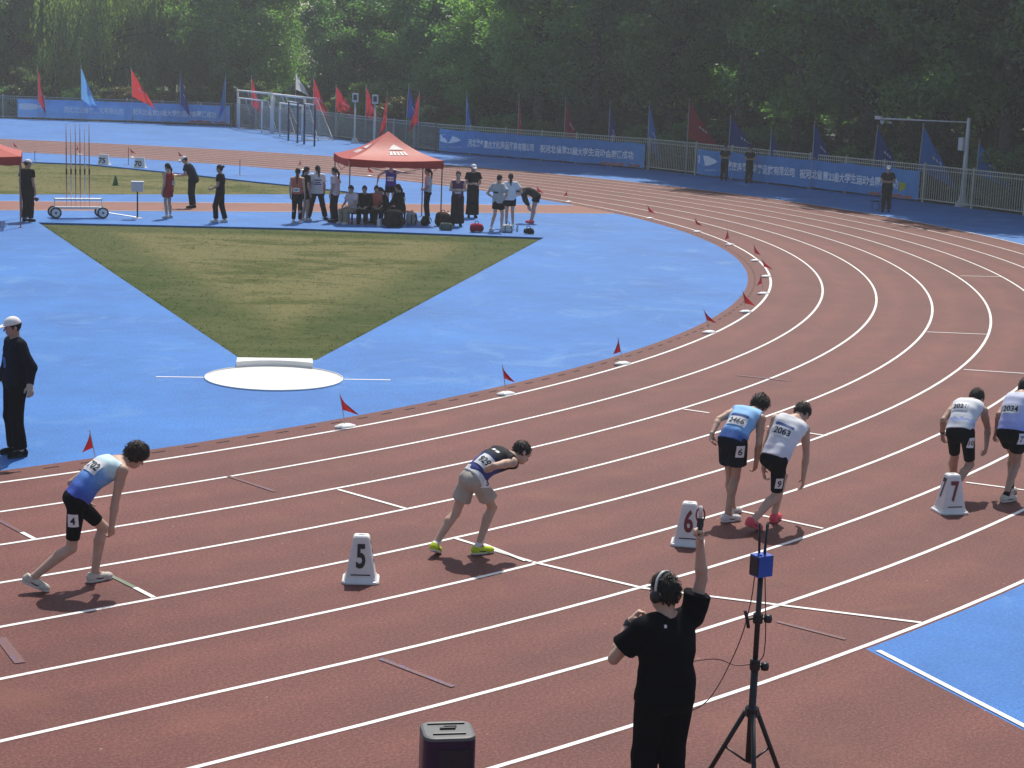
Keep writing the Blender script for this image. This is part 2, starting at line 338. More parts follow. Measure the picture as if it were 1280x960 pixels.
# turf with tufts
def turf_mat(name, edges=None):
    m, nt, b = new_mat(name); co = node(nt, "ShaderNodeTexCoord").outputs["Object"]
    mp = node(nt, "ShaderNodeMapping"); mp.vector_type = 'TEXTURE'; mp.inputs["Rotation"].default_value = (0, 0, -0.70); mp.inputs["Scale"].default_value = (1.25, 0.66, 1); nt.links.new(co, mp.inputs[0])
    n1 = noise(nt, 0.55, 6.0, 0.72, mp.outputs[0], 0.6); n2 = noise(nt, 9.0, 5.0, 0.75, mp.outputs[0]); n3 = noise(nt, 0.16, 2.0, 0.5, co)
    ad = node(nt, "ShaderNodeMath", operation='MULTIPLY_ADD'); nt.links.new(n2.outputs["Fac"], ad.inputs[0]); ad.inputs[1].default_value = 0.45; nt.links.new(n1.outputs["Fac"], ad.inputs[2])
    ad2 = node(nt, "ShaderNodeMath", operation='MULTIPLY_ADD'); nt.links.new(n3.outputs["Fac"], ad2.inputs[0]); ad2.inputs[1].default_value = 0.5; nt.links.new(ad.outputs[0], ad2.inputs[2])
    c = ramp(nt, [(0.68, (0.040, 0.064, 0.014)), (0.90, (0.080, 0.090, 0.024)), (1.0, (0.145, 0.138, 0.055))], ad2.outputs[0])
    col = c.outputs[0]
    if edges:       # better-watered grass along the paved edges
        last = None
        for nx, ny, off in edges:
            dt = node(nt, "ShaderNodeVectorMath", operation='DOT_PRODUCT'); nt.links.new(co, dt.inputs[0]); dt.inputs[1].default_value = (nx, ny, 0)
            ad_ = node(nt, "ShaderNodeMath", operation='ADD'); nt.links.new(dt.outputs["Value"], ad_.inputs[0]); ad_.inputs[1].default_value = off
            if last is None: last = ad_.outputs[0]
            else: mn = node(nt, "ShaderNodeMath", operation='MINIMUM'); nt.links.new(last, mn.inputs[0]); nt.links.new(ad_.outputs[0], mn.inputs[1]); last = mn.outputs[0]
        wv = node(nt, "ShaderNodeMath", operation='MULTIPLY_ADD'); nt.links.new(n1.outputs["Fac"], wv.inputs[0]); wv.inputs[1].default_value = -2.4; nt.links.new(last, wv.inputs[2])
        er = ramp(nt, [(0.0, (0.6, 0.6, 0.6)), (0.9, (0, 0, 0))], wv.outputs[0]); col = mix_col(nt, col, (0.035, 0.062, 0.014), er.outputs[0])
    nt.links.new(col, b.inputs["Base Color"]); b.inputs["Roughness"].default_value = 0.9; b.inputs["Specular IOR Level"].default_value = 0.1
    bp = node(nt, "ShaderNodeBump"); bp.inputs["Strength"].default_value = 0.3; bp.inputs["Distance"].default_value = 0.03; nt.links.new(n2.outputs["Fac"], bp.inputs["Height"]); nt.links.new(bp.outputs[0], b.inputs["Normal"])
    return m
M['turf'] = turf_mat("dry_turf")
def edge_lines(poly):
    out = []; n = len(poly); cx, cy = np.mean(poly, 0)
    for i in range(n):
        (x1, y1), (x2, y2) = poly[i], poly[(i + 1) % n]; L = math.hypot(x2 - x1, y2 - y1); nx, ny = -(y2 - y1) / L, (x2 - x1) / L; o = -(nx * x1 + ny * y1)
        if nx * cx + ny * cy + o < 0: nx, ny, o = -nx, -ny, -o
        out.append((nx, ny, o))
    return out
M['sector_turf'] = turf_mat("sector_turf", edge_lines(sector))
def inside(poly, P):
    x, y = P[:, 0], P[:, 1]; r = np.zeros(len(P), bool); n = len(poly)
    for i in range(n):
        (x1, y1), (x2, y2) = poly[i], poly[(i + 1) % n]
        c = ((y1 > y) != (y2 > y)) & (x < (x2 - x1) * (y - y1) / (y2 - y1 + 1e-12) + x1); r ^= c
    return r
def turf(name, poly, label, dens, hgt, seed, mat='turf'):
    rng = np.random.default_rng(seed)
    tag(poly_sheet(name, [poly], -0.055, M[mat]), kind='structure', label=label)
    pa = np.array(poly); lo, hi = pa.min(0), pa.max(0); n = int((hi - lo).prod() * dens)
    P = rng.uniform(lo, hi, (n, 2)); P = P[inside(poly, P)]; E = []
    for (x1, y1), (x2, y2) in zip(poly, poly[1:] + poly[:1]):
        m = int(math.hypot(x2 - x1, y2 - y1) * dens * .6); t = rng.uniform(0, 1, m); E.append(np.c_[x1 + (x2 - x1) * t, y1 + (y2 - y1) * t] + rng.normal(0, .035, (m, 2)))
    ne = len(P); P = np.concatenate([P] + E); n = len(P); hs = np.where(np.arange(n) < ne, 1.0, 2.6)
    vs = np.zeros((n, 3, 3, 3)); ang = rng.uniform(0, 6.28, (n, 3)); h = hgt * rng.uniform(.5, 1.15, (n, 3)) * hs[:, None]; w = hgt * .22
    base = np.c_[P, np.full(n, -.056)][:, None, :] + np.concatenate([rng.normal(0, .03, (n, 3, 2)), np.zeros((n, 3, 1))], 2)
    dx = np.stack([np.cos(ang), np.sin(ang), 0 * ang], 2) * w
    lean = np.concatenate([rng.normal(0, .9, (n, 3, 2)) * h[:, :, None], h[:, :, None]], 2)
    vs[:, :, 0] = base - dx; vs[:, :, 1] = base + dx; vs[:, :, 2] = base + lean
    tag(link_mesh("grass", vs.reshape(-1, 3), np.arange(n * 9).reshape(-1, 3), M[mat]), kind='stuff', label=label.replace('turf', 'grass blades'), cat='grass')
turf("sector_turf", sector, 'dry mottled green turf wedge in front of the white throwing circle', 42, .024, 1, 'sector_turf')
turf("far_turf", field2, 'dry green turf strip behind the javelin cart', 12, .028, 2)

# shot put circle, stop board and side marks
cc = np.array([7.2, -32.3])
ring = empty("throwing_circle", (cc[0], cc[1], 0)); tag(ring, 'round white concrete throwing circle at the tip of the turf wedge', 'throwing circle')
mb = MB(); n = 64
vs = [(0, 0, .006)] + [(1.0675 * math.cos(2 * math.pi * i / n), 1.0675 * math.sin(2 * math.pi * i / n), .006) for i in range(n)]
mb.add(vs, [(0, 1 + i, 1 + (i + 1) % n) for i in range(n)]).build("circle_floor", M['concrete'], ring)
mb = MB()
prof = [(1.0675, .004), (1.0675, .022), (1.0775, .022), (1.0775, .004)]
vs = [(r * math.cos(2 * math.pi * i / n), r * math.sin(2 * math.pi * i / n), z) for r, z in prof for i in range(n)]
mb.add(vs, [(a * n + i, a * n + (i + 1) % n, ((a + 1) % 4) * n + (i + 1) % n, ((a + 1) % 4) * n + i) for a in range(4) for i in range(n)]).build("circle_rim", M['whitepaint'], ring)
side = np.array([8.82 - 5.76, -33.17 + 31.21]); side /= np.linalg.norm(side)
for s in (-1, 1): ribbon("side_mark", [side * s * 1.09, side * s * 1.82], 0.05, 0.004, M['line'], ring)
thr = np.array([-side[1], side[0]])      # throwing direction (away from the camera)
sb = empty("stop_board", (cc[0], cc[1], 0)); tag(sb, 'low white curved stop board along the far rim of the throwing circle', 'stop board')
vs = []; n = 16; half = math.asin(0.61 / 1.08)
for i in range(n + 1):
    t = -half + 2 * half * i / n
    pin = thr * 1.085 * math.cos(t) + side * 1.085 * math.sin(t); pout = thr * (1.32) + side * 0.61 * (2 * i / n - 1)
    for q, z in ((pin, .004), (pin, .10), (pout, .10), (pout, .004)): vs.append((q[0], q[1], z))
fs = [(4 * i + a, 4 * i + (a + 1) % 4, 4 * i + 4 + (a + 1) % 4, 4 * i + 4 + a) for i in range(n) for a in range(4)] + [(0, 1, 2, 3), (4 * n + 3, 4 * n + 2, 4 * n + 1, 4 * n)]
link_mesh("board", vs, fs, M['whitepaint'], sb)
# ------------------------------------------------------------------ fence, banners, flags
def resample(poly, step):
    P = [np.array(p, float) for p in poly]; out = []
    for a, b in zip(P[:-1], P[1:]):
        n = max(1, int(round(np.linalg.norm(b - a) / step)))
        out += [a + (b - a) * i / n for i in range(n)]
    return out + [P[-1]]
def fence(name, pts, mat, label, h=1.5, grey=False):
    root = empty(name, (pts[0][0], pts[0][1], 0)); tag(root, label, 'fence', 'railing fence round the stadium')
    o = np.array([pts[0][0], pts[0][1]])
    st = resample(pts, 2.6)
    post = None
    for p in st:
        q = p - o
        if post is None:
            post = MB().box((0, 0, h / 2 + .03), (.07, .07, h + .06)).add([(-.045, -.045, h + .06), (.045, -.045, h + .06), (.045, .045, h + .06), (-.045, .045, h + .06), (0, 0, h + .10)], [(0, 1, 4), (1, 2, 4), (2, 3, 4), (3, 0, 4), (3, 2, 1, 0)]).build("post", mat, root)
        else:
            c = bpy.data.objects.new("post", post.data); COL.objects.link(c); c.parent = root; c.location = (q[0], q[1], 0)
    for z, t in ((h, .045), (h - .16, .03), (.14, .04)):
        mb = MB()
        for a, b in zip(st[:-1], st[1:]):
            d = b - a; L = np.linalg.norm(d); ang = math.atan2(d[1], d[0]); m = (a + b) / 2 - o
            mb.box((m[0], m[1], z), (L - .07, .035, t), rotz(ang))
        mb.build("rail", mat, root)
    mb = MB()
    for a, b in zip(st[:-1], st[1:]):
        d = b - a; L = np.linalg.norm(d); n = int(L / .125); ang = math.atan2(d[1], d[0])
        for i in range(1, n):
            m = a + d * i / n - o; mb.box((m[0], m[1], h / 2 + .07), (.022, .022, h - .18), rotz(ang))
    tag(mb.build("bars", mat, root), kind='stuff')
    return root
fence("railing_fence", FENCE[0:4], M['dullrail'], 'grey railing fence along the far left behind the long light blue banner')
fence("railing_fence", FENCE[3:9], M['dullrail'], 'grey railing fence behind the goals and the red canopy')
fence("railing_fence", FENCE[8:], M['cream'], 'cream railing fence along the tree-shaded right bend')

def along(poly, s):
    P = [np.array(p, float) for p in poly]
    for a, b in zip(P[:-1], P[1:]):
        L = np.linalg.norm(b - a)
        if s <= L: return a + (b - a) * s / L, (b - a) / L
        s -= L
    return P[-1], (P[-1] - P[-2]) / np.linalg.norm(P[-1] - P[-2])
def plen(poly): return sum(math.dist(a, b) for a, b in zip(poly[:-1], poly[1:]))
def banner_mat(name, c0, c1, tr=.35):
    m, nt, b = new_mat(name); at = node(nt, "ShaderNodeAttribute"); at.attribute_name = "along"
    co = node(nt, "ShaderNodeTexCoord").outputs["Object"]; n = noise(nt, 1.4, 4.0, .6, co)
    r1 = ramp(nt, [(0.0, c1), (0.10, c0), (0.85, c0), (1.0, c1)], at.outputs["Fac"]); r2 = ramp(nt, [(.35, (.85, .88, .92)), (.7, (1.1, 1.1, 1.1))], n.outputs["Fac"])
    col = mix_col(nt, r1.outputs[0], r2.outputs[0], 1.0, 'MULTIPLY'); nt.links.new(col, b.inputs["Base Color"]); b.inputs["Roughness"].default_value = 0.55
    out = nt.nodes["Material Output"]; t = node(nt, "ShaderNodeBsdfTranslucent"); nt.links.new(col, t.inputs[0]); mx = node(nt, "ShaderNodeMixShader"); mx.inputs[0].default_value = tr
    nt.links.new(b.outputs[0], mx.inputs[1]); nt.links.new(t.outputs[0], mx.inputs[2]); nt.links.new(mx.outputs[0], out.inputs[0])
    return m
M['banner_sunlit'] = banner_mat("banner_sunlit_blue", (0.17, 0.44, 0.88), (0.26, 0.54, 0.92), .15)  # paler base stands in for sun shining through the far-left banner
M['banner_blue'] = banner_mat("banner_blue", (0.10, 0.36, 0.80), (0.15, 0.46, 0.86))
M['banner_text'] = plain("banner_white_print", (0.84, 0.87, 0.90), .6, .04)
M['banner_red'] = plain("banner_red_print", (0.42, 0.12, 0.08), 0.6, 0.2)
M['banner_gold'] = plain("banner_yellow_print", (0.60, 0.60, 0.10), 0.6, 0.25)
M['banner_pale'] = plain("banner_pale_print", (0.35, 0.52, 0.80), 0.6, 0.2)
def banner(poly, off, z0, z1, mat, text1, text2, label, sag, tsize, seed, t1, t2, flip=1):
    rng = np.random.default_rng(seed); ph = rng.uniform(0, 6, 6); L = plen(poly)
    o = np.array(poly[0])
    def surf(s, v, e=0.0):
        p, d = along(poly, max(0.0, min(L, s))); n = np.array([-d[1], d[0]]) * flip     # towards the track
        w = .035 * math.sin(s * 2.1 + ph[0]) + .025 * math.sin(s * 5.3 + ph[1] + 2 * v) + .015 * math.sin(11 * s + ph[2])
        tie = abs(math.sin(s * math.pi / 2.6)) * sag
        z = z0 + (z1 - z0) * v - tie * (v if v > .5 else -v * 0 + .0) + .012 * math.sin(s * 3 + ph[3])
        q = p - o + n * (off + w * .8 + e); return (q[0], q[1], z)
    root = empty("banner", (o[0], o[1], 0)); tag(root, label, 'banner')
    ns, nv = int(L / .14), 7
    vs = [surf(L * i / ns, j / nv) for i in range(ns + 1) for j in range(nv + 1)]
    fs = [(i * (nv + 1) + j, (i + 1) * (nv + 1) + j, (i + 1) * (nv + 1) + j + 1, i * (nv + 1) + j + 1) for i in range(ns) for j in range(nv)]
    sh = link_mesh("sheet", vs, fs, mat, root, True)
    at = sh.data.attributes.new("along", 'FLOAT', 'POINT'); at.data.foreach_set("value", [i / ns for i in range(ns + 1) for j in range(nv + 1)])
    H = z1 - z0
    def lettering(txt, s0, s1, name="lettering", mat='banner_text', v0=.34, vh=.36):
        v, f = text_flat(txt, 1.0, 0.028); w = v[:, 0].max() - v[:, 0].min(); x = (v[:, 0] - v[:, 0].min()) / w * (s1 - s0) + s0
        link_mesh(name, [surf(a, v0 + vh * b, .012) for a, b in zip(x, v[:, 1])], f, M[mat], root)
    lettering(text1, *t1); lettering(text2, *t2)
    # printed emblem at the left end, a wave and the reddish skyline at the right end
    def patch(name, outline, mat):
        vs = [surf(a, b, .010) for a, b in outline]; link_mesh(name, vs, [tuple(range(len(vs)))], M[mat], root)
    s0 = .05 * L
    patch("emblem", [(s0 + .75 * math.cos(t) * (1 + .25 * math.cos(3 * t)), .58 + .20 * math.sin(t)) for t in np.linspace(0, 6.28, 15)[:-1]], 'banner_text')
    for j in range(4):
        a = .02 * L + j * .5; patch("stripe", [(a, .16 + .03 * j), (a + .9, .20 + .03 * j), (a + .95, .24 + .03 * j), (a, .20 + .03 * j)], 'banner_pale')
    for j in range(5):
        a = L * (.80 + .035 * j); patch("skyline", [(a, .02), (a + .6, .02), (a + .55, .08 + .02 * (j % 3)), (a + .3, .12 + .03 * (j % 2)), (a, .07)], 'banner_red')
    return surf, root
fl = FENCE
banner([(43.2, 56.85), (49.2, 53.0), (54.6, 48.75)], .10, .16, 1.36, M['banner_sunlit'], "河北江云体育文化有限公司", "祝河北省第23届大学生运动会圆满成功", 'long pale blue banner with white characters on the far left fence', .02, 0, 3, (3.0, 6.9), (7.5, 13.1), flip=-1)
banner([(51.15, 21.0), (52.4, 14.0), (53.4, 7.3)], .10, .08, 1.27, M['banner_blue'], "河北港多嘉合文化用品贸易有限公司", "祝河北省第23届大学生运动会圆满成功", 'blue banner with white characters on the fence just right of the red canopy', .03, 0, 4, (2.1, 6.7), (7.1, 13.2), flip=-1)
surfR, rootR = banner([(52.95, 3.3), (52.0, -4.4), (51.15, -11.0)], .10, .08, 1.27, M['banner_blue'], "石家庄奔腾博体育设施有限公司", "祝河北省第23届大学生运动会圆满成功", 'blue banner with white characters behind the standing guards at right', .03, 0, 5, (1.9, 6.9), (7.3, 13.3), flip=-1)

# tall flags on poles at the fence
def flag_mat(name, c, tr=.55): return cloth(name, c, 0.10, 0.75, tr)
M['f_red'] = flag_mat("flag_red", (0.72, 0.045, 0.05)); M['f_dred'] = flag_mat("flag_dark_red", (0.50, 0.03, 0.05)); M['f_blue'] = flag_mat("flag_blue", (0.06, 0.28, 0.75))
M['f_navy'] = flag_mat("flag_navy", (0.03, 0.08, 0.38)); M['f_lblue'] = flag_mat("flag_light_blue", (0.16, 0.46, 0.88)); M['f_white'] = flag_mat("flag_white", (0.70, 0.72, 0.74))
M['pole'] = plain("flag_pole", (0.46, 0.46, 0.45), 0.4, 0.1)
M['f_print'] = plain("flag_print", (0.62, 0.66, 0.72), .7, .1)
def flag(x, y, top, spread, drop, mat, label, seed, side=1.0, lean=0.0, nprint=3):
    """pole with cloth hanging from it: spread = how far it flies out, drop = hanging length"""
    rng = np.random.default_rng(seed); root = empty("flag", (x, y, 0)); tag(root, label, 'flag', 'tall flags along the fence')
    lv = R2 * lean
    MB().tube([(0, 0, 0), lv * .6 + np.array([0, 0, top * .6]), lv + np.array([0, 0, top])], [.022, .018, .012], 8).build("flagpole", M['pole'], root, True)
    MB().lathe([(.0, top - .02), (.028, top), (.03, top + .03), (.0, top + .06)], (lv[0], lv[1], 0), 8).build("finial", M['pole'], root, True)
    nu, nv = 16, 16; ph = rng.uniform(0, 6, 4); vs = []
    dirv = R2 * side
    def pt(a, b):
        # a across the cloth, b down the pole; gravity pulls the free edge down
        out = spread * a * (0.42 + 0.58 * b ** .7) * (1 - .22 * a)
        z = top - .06 - drop * (b * .70 + a * (.30 + .18 * (1 - b)))
        wv = .10 * math.sin(9 * a + 2.5 * b + ph[0]) * a + .06 * math.sin(16 * a + ph[1]) * a
        p = dirv * out + F2 * (wv + .12 * a * math.sin(ph[2])); k = max(0, min(1, z / top))
        return (p[0] + lv[0] * k, p[1] + lv[1] * k, z)
    vs = [pt(i / nu, j / nv) for i in range(nu + 1) for j in range(nv + 1)]
    fs = [(i * (nv + 1) + j, (i + 1) * (nv + 1) + j, (i + 1) * (nv + 1) + j + 1, i * (nv + 1) + j + 1) for i in range(nu) for j in range(nv)]
    c = link_mesh("cloth", vs, fs, M[mat], root, True)
    if nprint and mat != 'f_white':
        mb = MB()
        for q in range(nprint):
            a0 = .34 + .11 * q; e = [(a0, .46), (a0 + .06, .46), (a0 + .06, .54), (a0, .54)]
            mb.add([np.array(pt(a, b)) - F2 * .02 for a, b in e], [(0, 1, 2, 3)])
        mb.build("print", M['f_print'], c)
    return root
FL = [
 (44.3, 55.9, 3.5, .45, 2.3, 'f_dred', 'dark red flag at the far left end of the pale banner', 1, 0),
 (46.7, 54.5, 3.6, 1.0, 2.2, 'f_lblue', 'light blue flag flying over the pale banner, left of the bright red flag', 1, 0),
 (49.5, 52.6, 3.6, 1.35, 1.9, 'f_red', 'bright red flag streaming out over the middle of the pale banner', 1, -.1),
 (52.0, 50.7, 3.5, .6, 2.2, 'f_navy', 'navy flag hanging over the right part of the pale banner', 1, 0),
 (54.4, 48.9, 3.5, .65, 2.3, 'f_blue', 'blue flag hanging at the right end of the pale banner, left of the goals', -.6, 0),
 (54.4, 45.6, 3.4, .7, 2.0, 'f_dred', 'red flag seen through the large goal frame', 1, 0),
 (54.2, 40.0, 3.8, .75, 1.1, 'f_white', 'small white pennant above the second large goal', 1, 0),
 (53.9, 37.5, 3.6, .95, 2.0, 'f_dred', 'dark red flag rising right behind the second goal', 1, 0),
 (53.2, 34.0, 3.2, 1.3, 1.6, 'f_dred', 'dark red flag left of the twin grey equipment poles', 1, 0),
 (52.6, 30.0, 3.3, .9, 1.9, 'f_dred', 'dark red flag between the equipment poles and the canopy peak', 1, 0),
 (52.1, 27.2, 3.0, .8, 2.1, 'f_dred', 'red flag hanging directly above the canopy peak', -.5, 0),
 (51.8, 25.0, 3.5, .75, 1.9, 'f_navy', 'navy flag on a slanting white pole right of the canopy peak', 1, .15),
 (51.6, 23.5, 3.2, .55, 1.8, 'f_dred', 'small dark red flag right of the slanting navy flag', -.9, 0),
 (51.7, 19.4, 3.3, .4, 2.2, 'f_blue', 'narrow blue flag near the left end of the middle banner', 1, 0),
 (52.4, 15.9, 3.3, .65, 2.1, 'f_red', 'red flag hanging straight over the left half of the middle banner', .5, 0),
 (52.9, 12.8, 3.2, .75, 1.9, 'f_dred', 'crimson flag on a pale pole over the centre of the middle banner', 1, 0),
 (53.3, 9.9, 3.2, .55, 2.2, 'f_navy', 'dark blue flag over the right half of the middle banner', 1, 0),
 (53.6, 7.4, 3.3, .8, 2.3, 'f_blue', 'bright blue flag at the right end of the middle banner', .8, 0),
 (53.2, 4.3, 3.5, 1.5, 1.9, 'f_dred', 'wide dark red flag beside the bare railing panel', 1, 0),
 (52.9, 1.3, 2.9, 1.5, 1.5, 'f_navy', 'blue flag flying above the two guards', 1, 0),
 (52.4, -1.7, 2.4, .65, 1.3, 'f_navy', 'small drooping navy flag right of the two guards', 1, 0),
 (51.9, -4.6, 2.9, .9, 1.6, 'f_navy', 'dark navy flag over the middle of the right banner', 1, 0),
 (51.7, -8.0, 2.9, 1.1, 1.6, 'f_navy', 'dark flag on a pale pole above the man with crossed arms', 1, .15),
 (51.4, -10.6, 3.1, 1.5, 2.0, 'f_blue', 'large blue flag spread between the pale arm and the lamp post', 1, .1),
 (51.2, -13.6, 2.6, 1.3, 1.4, 'f_blue', 'blue flag hanging just right of the lamp post', 1, 0),
]
for i, (x, y, top, sp, dr_, m, lab, sd, ln) in enumerate(FL): flag(x - .15, y - .12, top, sp * 1.45, dr_ * (1.35 if i < 5 else 1.28), m, lab, 40 + i, sd, ln)

# ------------------------------------------------------------------ trees
def tree_mesh(seed, h, w, kind):
    """trunk mesh data + crown of leaf faces"""
    rng = np.random.default_rng(seed); mb = MB()
    bend = rng.normal(0, .25, 2); tr = []
    for t in np.linspace(0, 1, 7): tr.append((bend[0] * t * t, bend[1] * t * t, h * .93 * t))
    mb.tube(tr, [h * .017 * (1 - .85 * t) + .02 for t in np.linspace(0, 1, 7)], 7)
    cl = []
    nl = 46 if kind != 'bush' else 14
    base = .18 if kind == 'poplar' else (.28 if kind == 'willow' else (.10 if kind == 'bush' else .22))
    for i in range(nl):
        t = base + (.98 - base) * (i + rng.uniform(0, 1)) / nl; a = rng.uniform(0, 6.283)
        if kind == 'poplar': rad = w * .5 * (math.sin(math.pi * min(1, (t - base) / (1 - base) * .85 + .12)) ** .7)
        elif kind == 'willow': rad = w * .5 * (1 - ((t - .55) / .6) ** 2)
        else: rad = w * .5 * math.sqrt(max(.05, 1 - ((t - .5) / .55) ** 2))
        rad *= rng.uniform(.75, 1.12); p0 = np.array([bend[0] * t * t, bend[1] * t * t, h * .93 * t * .92]); up = rad * (.55 if kind == 'poplar' else .25)
        tip = p0 + np.array([rad * math.cos(a), rad * math.sin(a), up]); mid = (p0 + tip) / 2 + rng.normal(0, .12, 3)
        mb.tube([p0, mid, tip], [.045 * (1.2 - t) + .012, .03 * (1.2 - t) + .01, .008], 5, False)
        for q in (.42, .72, 1.0): cl.append(p0 + (tip - p0) * q + rng.normal(0, .22 * w / 5, 3))
    P = []; S = []
    if kind == 'willow':
        for c in cl:
            for _ in range(9):
                q = c + rng.normal(0, .45, 3) * [1, 1, .4]; L = rng.uniform(1.2, 3.2); n = int(L / .11); d = rng.normal(0, .10, 2)
                z = np.linspace(0, L, n); P.append(np.c_[q[0] + d[0] * z + rng.normal(0, .05, n), q[1] + d[1] * z + rng.normal(0, .05, n), np.maximum(.4, q[2] - z)]); S.append(np.full(n, 1))
    else:
        for c in cl:
            n = rng.integers(150, 260); sg = .34 * (w / 5) * rng.uniform(.65, 1.25)
            P.append(c + rng.normal(0, 1, (n, 3)) * [sg, sg, sg * .6]); S.append(np.full(n, 1))
    P = np.concatenate(P); n = len(P); P[:, 2] = np.maximum(P[:, 2], .15)
    size = {'poplar': .105, 'willow': .13, 'round': .115, 'bush': .075}[kind] * rng.uniform(.6, 1.35, n)
    nrm = rng.normal(0, 1, (n, 3)); nrm[:, 2] += .9
    if kind == 'willow': nrm[:, 2] *= .15
    nrm /= np.linalg.norm(nrm, axis=1)[:, None]
    t1 = np.cross(nrm, rng.normal(0, 1, (n, 3))); t1 /= np.linalg.norm(t1, axis=1)[:, None]; t2 = np.cross(nrm, t1)
    if kind == 'willow': t1 = np.c_[rng.normal(0, .25, (n, 2)), -np.ones(n)]; t2 = np.cross(nrm, t1); t2 /= np.linalg.norm(t2, axis=1)[:, None] + 1e-6
    asp = .38 if kind == 'willow' else .62
    a = t1 * size[:, None]; b = t2 * size[:, None] * asp
    V = np.stack([P - a, P + b * .9 - a * .1 + nrm * size[:, None] * .12, P + a, P - b * .9 - a * .1 + nrm * size[:, None] * .12], 1).reshape(-1, 3)
    return mb, V, np.arange(4 * n).reshape(-1, 4)
M['bark'] = plain("bark", (0.085, 0.07, 0.055), 0.9, 0.35, 7.0, .6, 20.0)
M['l_dark'] = leaf_mat("leaf_dark", (0.072, 0.130, 0.068), (0.22, 0.32, 0.155)); M['l_mid'] = leaf_mat("leaf_mid", (0.078, 0.135, 0.055), (0.225, 0.305, 0.13))
M['l_willow'] = leaf_mat("leaf_willow", (0.12, 0.155, 0.065), (0.26, 0.29, 0.125)); M['l_grey'] = leaf_mat("leaf_grey", (0.05, 0.065, 0.038), (0.12, 0.13, 0.075)); M['l_brown'] = leaf_mat("leaf_brown", (0.075, 0.055, 0.03), (0.14, 0.10, 0.05)); M['l_bright'] = leaf_mat("leaf_bright", (0.065, 0.105, 0.03), (0.16, 0.21, 0.065))
PROTO = {}
def proto(key, seed, h, w, kind, leaf):
    mb, V, Fc = tree_mesh(seed, h, w, kind)
    tr = link_mesh("trunk", mb.v, mb.f, M['bark'], None, True); cr = link_mesh("crown", V, Fc, M[leaf]); cr["kind"] = "stuff"
    PROTO[key] = (tr.data, cr.data); bpy.data.objects.remove(tr); bpy.data.objects.remove(cr)
proto('pop1', 11, 15, 5.2, 'poplar', 'l_dark'); proto('pop2', 12, 16, 4.8, 'poplar', 'l_dark'); proto('pop3', 13, 14, 5.6, 'poplar', 'l_mid')
proto('rnd1', 14, 12, 7.5, 'round', 'l_mid'); proto('rnd2', 15, 11, 7, 'round', 'l_dark'); proto('wil', 16, 13, 9, 'willow', 'l_willow')
proto('rnd3', 21, 9, 6.5, 'round', 'l_bright'); proto('bsh1', 17, 2.2, 2.6, 'bush', 'l_dark'); proto('bsh2', 18, 2.6, 2.4, 'bush', 'l_grey'); proto('bsh3', 19, 2.3, 2.6, 'bush', 'l_brown'); proto('bsh4', 20, 2.6, 2.4, 'bush', 'l_bright')
def plant(key, x, y, s, label, group, cat='tree', rz=None, z=-.12):
    name = {'wil': 'willow_tree', 'pop': 'poplar_tree', 'rnd': 'broadleaf_tree', 'bsh': 'shrub'}[key[:3]]
    r = empty(name, (x, y, z), random.uniform(0, 6.28) if rz is None else rz); r.scale = (s, s, s * random.uniform(.94, 1.08)); tag(r, label, cat, group)
    for nm, me in zip(("trunk" if key[:3] != 'bsh' else "stem", "crown" if key[:3] != 'bsh' else "foliage"), PROTO[key]):
        o = bpy.data.objects.new(nm, me); COL.objects.link(o); o.parent = r
        if nm in ("crown", "foliage"): o["kind"] = "stuff"
    return r
# rows behind the fence; a row position is (distance along the fence, metres outside it)
FOUT = [(22, 72)] + FENCE
_count = {}
ORD = 'first second third fourth fifth sixth seventh eighth ninth tenth eleventh twelfth thirteenth fourteenth fifteenth sixteenth seventeenth eighteenth nineteenth twentieth'.split()
def numbered(base):
    i = _count[base] = _count.get(base, -1) + 1
    return f'{base}, {ORD[i]} from left'
def behind(s, off):
    p, d = along(FENCE, s); n = np.array([-d[1], d[0]])      # the fence runs with the field on its right
    return p + n * off
LT = plen(FENCE)
SEG = [(0, 14, 'far left'), (14, 31, 'left banner'), (31, 59, 'goals'), (59, 76, 'middle banner'), (76, 98, 'right banner'), (98, 130, 'right end')]
TXT = {'far left': 'beyond the far left fence', 'left banner': 'behind the pale blue banner', 'goals': 'behind the goals', 'middle banner': 'behind the middle blue banner', 'right banner': 'behind the right blue banner', 'right end': 'beyond the lamp post'}
for row, (off, step) in enumerate(((3.5, 4.3), (8.5, 5.0), (13.5, 5.0), (20, 5.5), (30, 5.5))):
    s = 2.0 + row * 1.3
    while s < LT - 2:
        seg = next((n for a, b, n in SEG if a <= s < b), 'right end')
        left = seg in ('far left', 'left banner')
        o = off + random.uniform(-1.0, 1.0) + (11 if left else (2.5 if seg == 'goals' else (0 if row < 2 else 9))); p = behind(s, o)
        key = random.choice(('pop1', 'pop2', 'pop3', 'pop3') if row < 2 else ('rnd1', 'rnd3', 'pop3')) if not left else random.choice(('pop3', 'rnd1', 'rnd3', 'pop1'))
        if seg == 'goals' and row < 2: key = random.choice(('rnd1', 'pop3', 'pop1', 'rnd2'))
        nm = {'pop': 'tall poplar', 'rnd': 'broad leafy tree'}[key[:3]]; rw = ('front', 'second', 'third', 'rear', 'rearmost')[row]
        plant(key, p[0], p[1], random.uniform(.85, 1.1) * ((1.35 if row < 2 else 1.15) if seg in ('middle banner', 'right banner', 'right end') else 1.0), numbered(f'{nm} in the {rw} row {TXT[seg]}'), f'{nm} {rw} row {seg}')
        s += step * random.uniform(.8, 1.25)
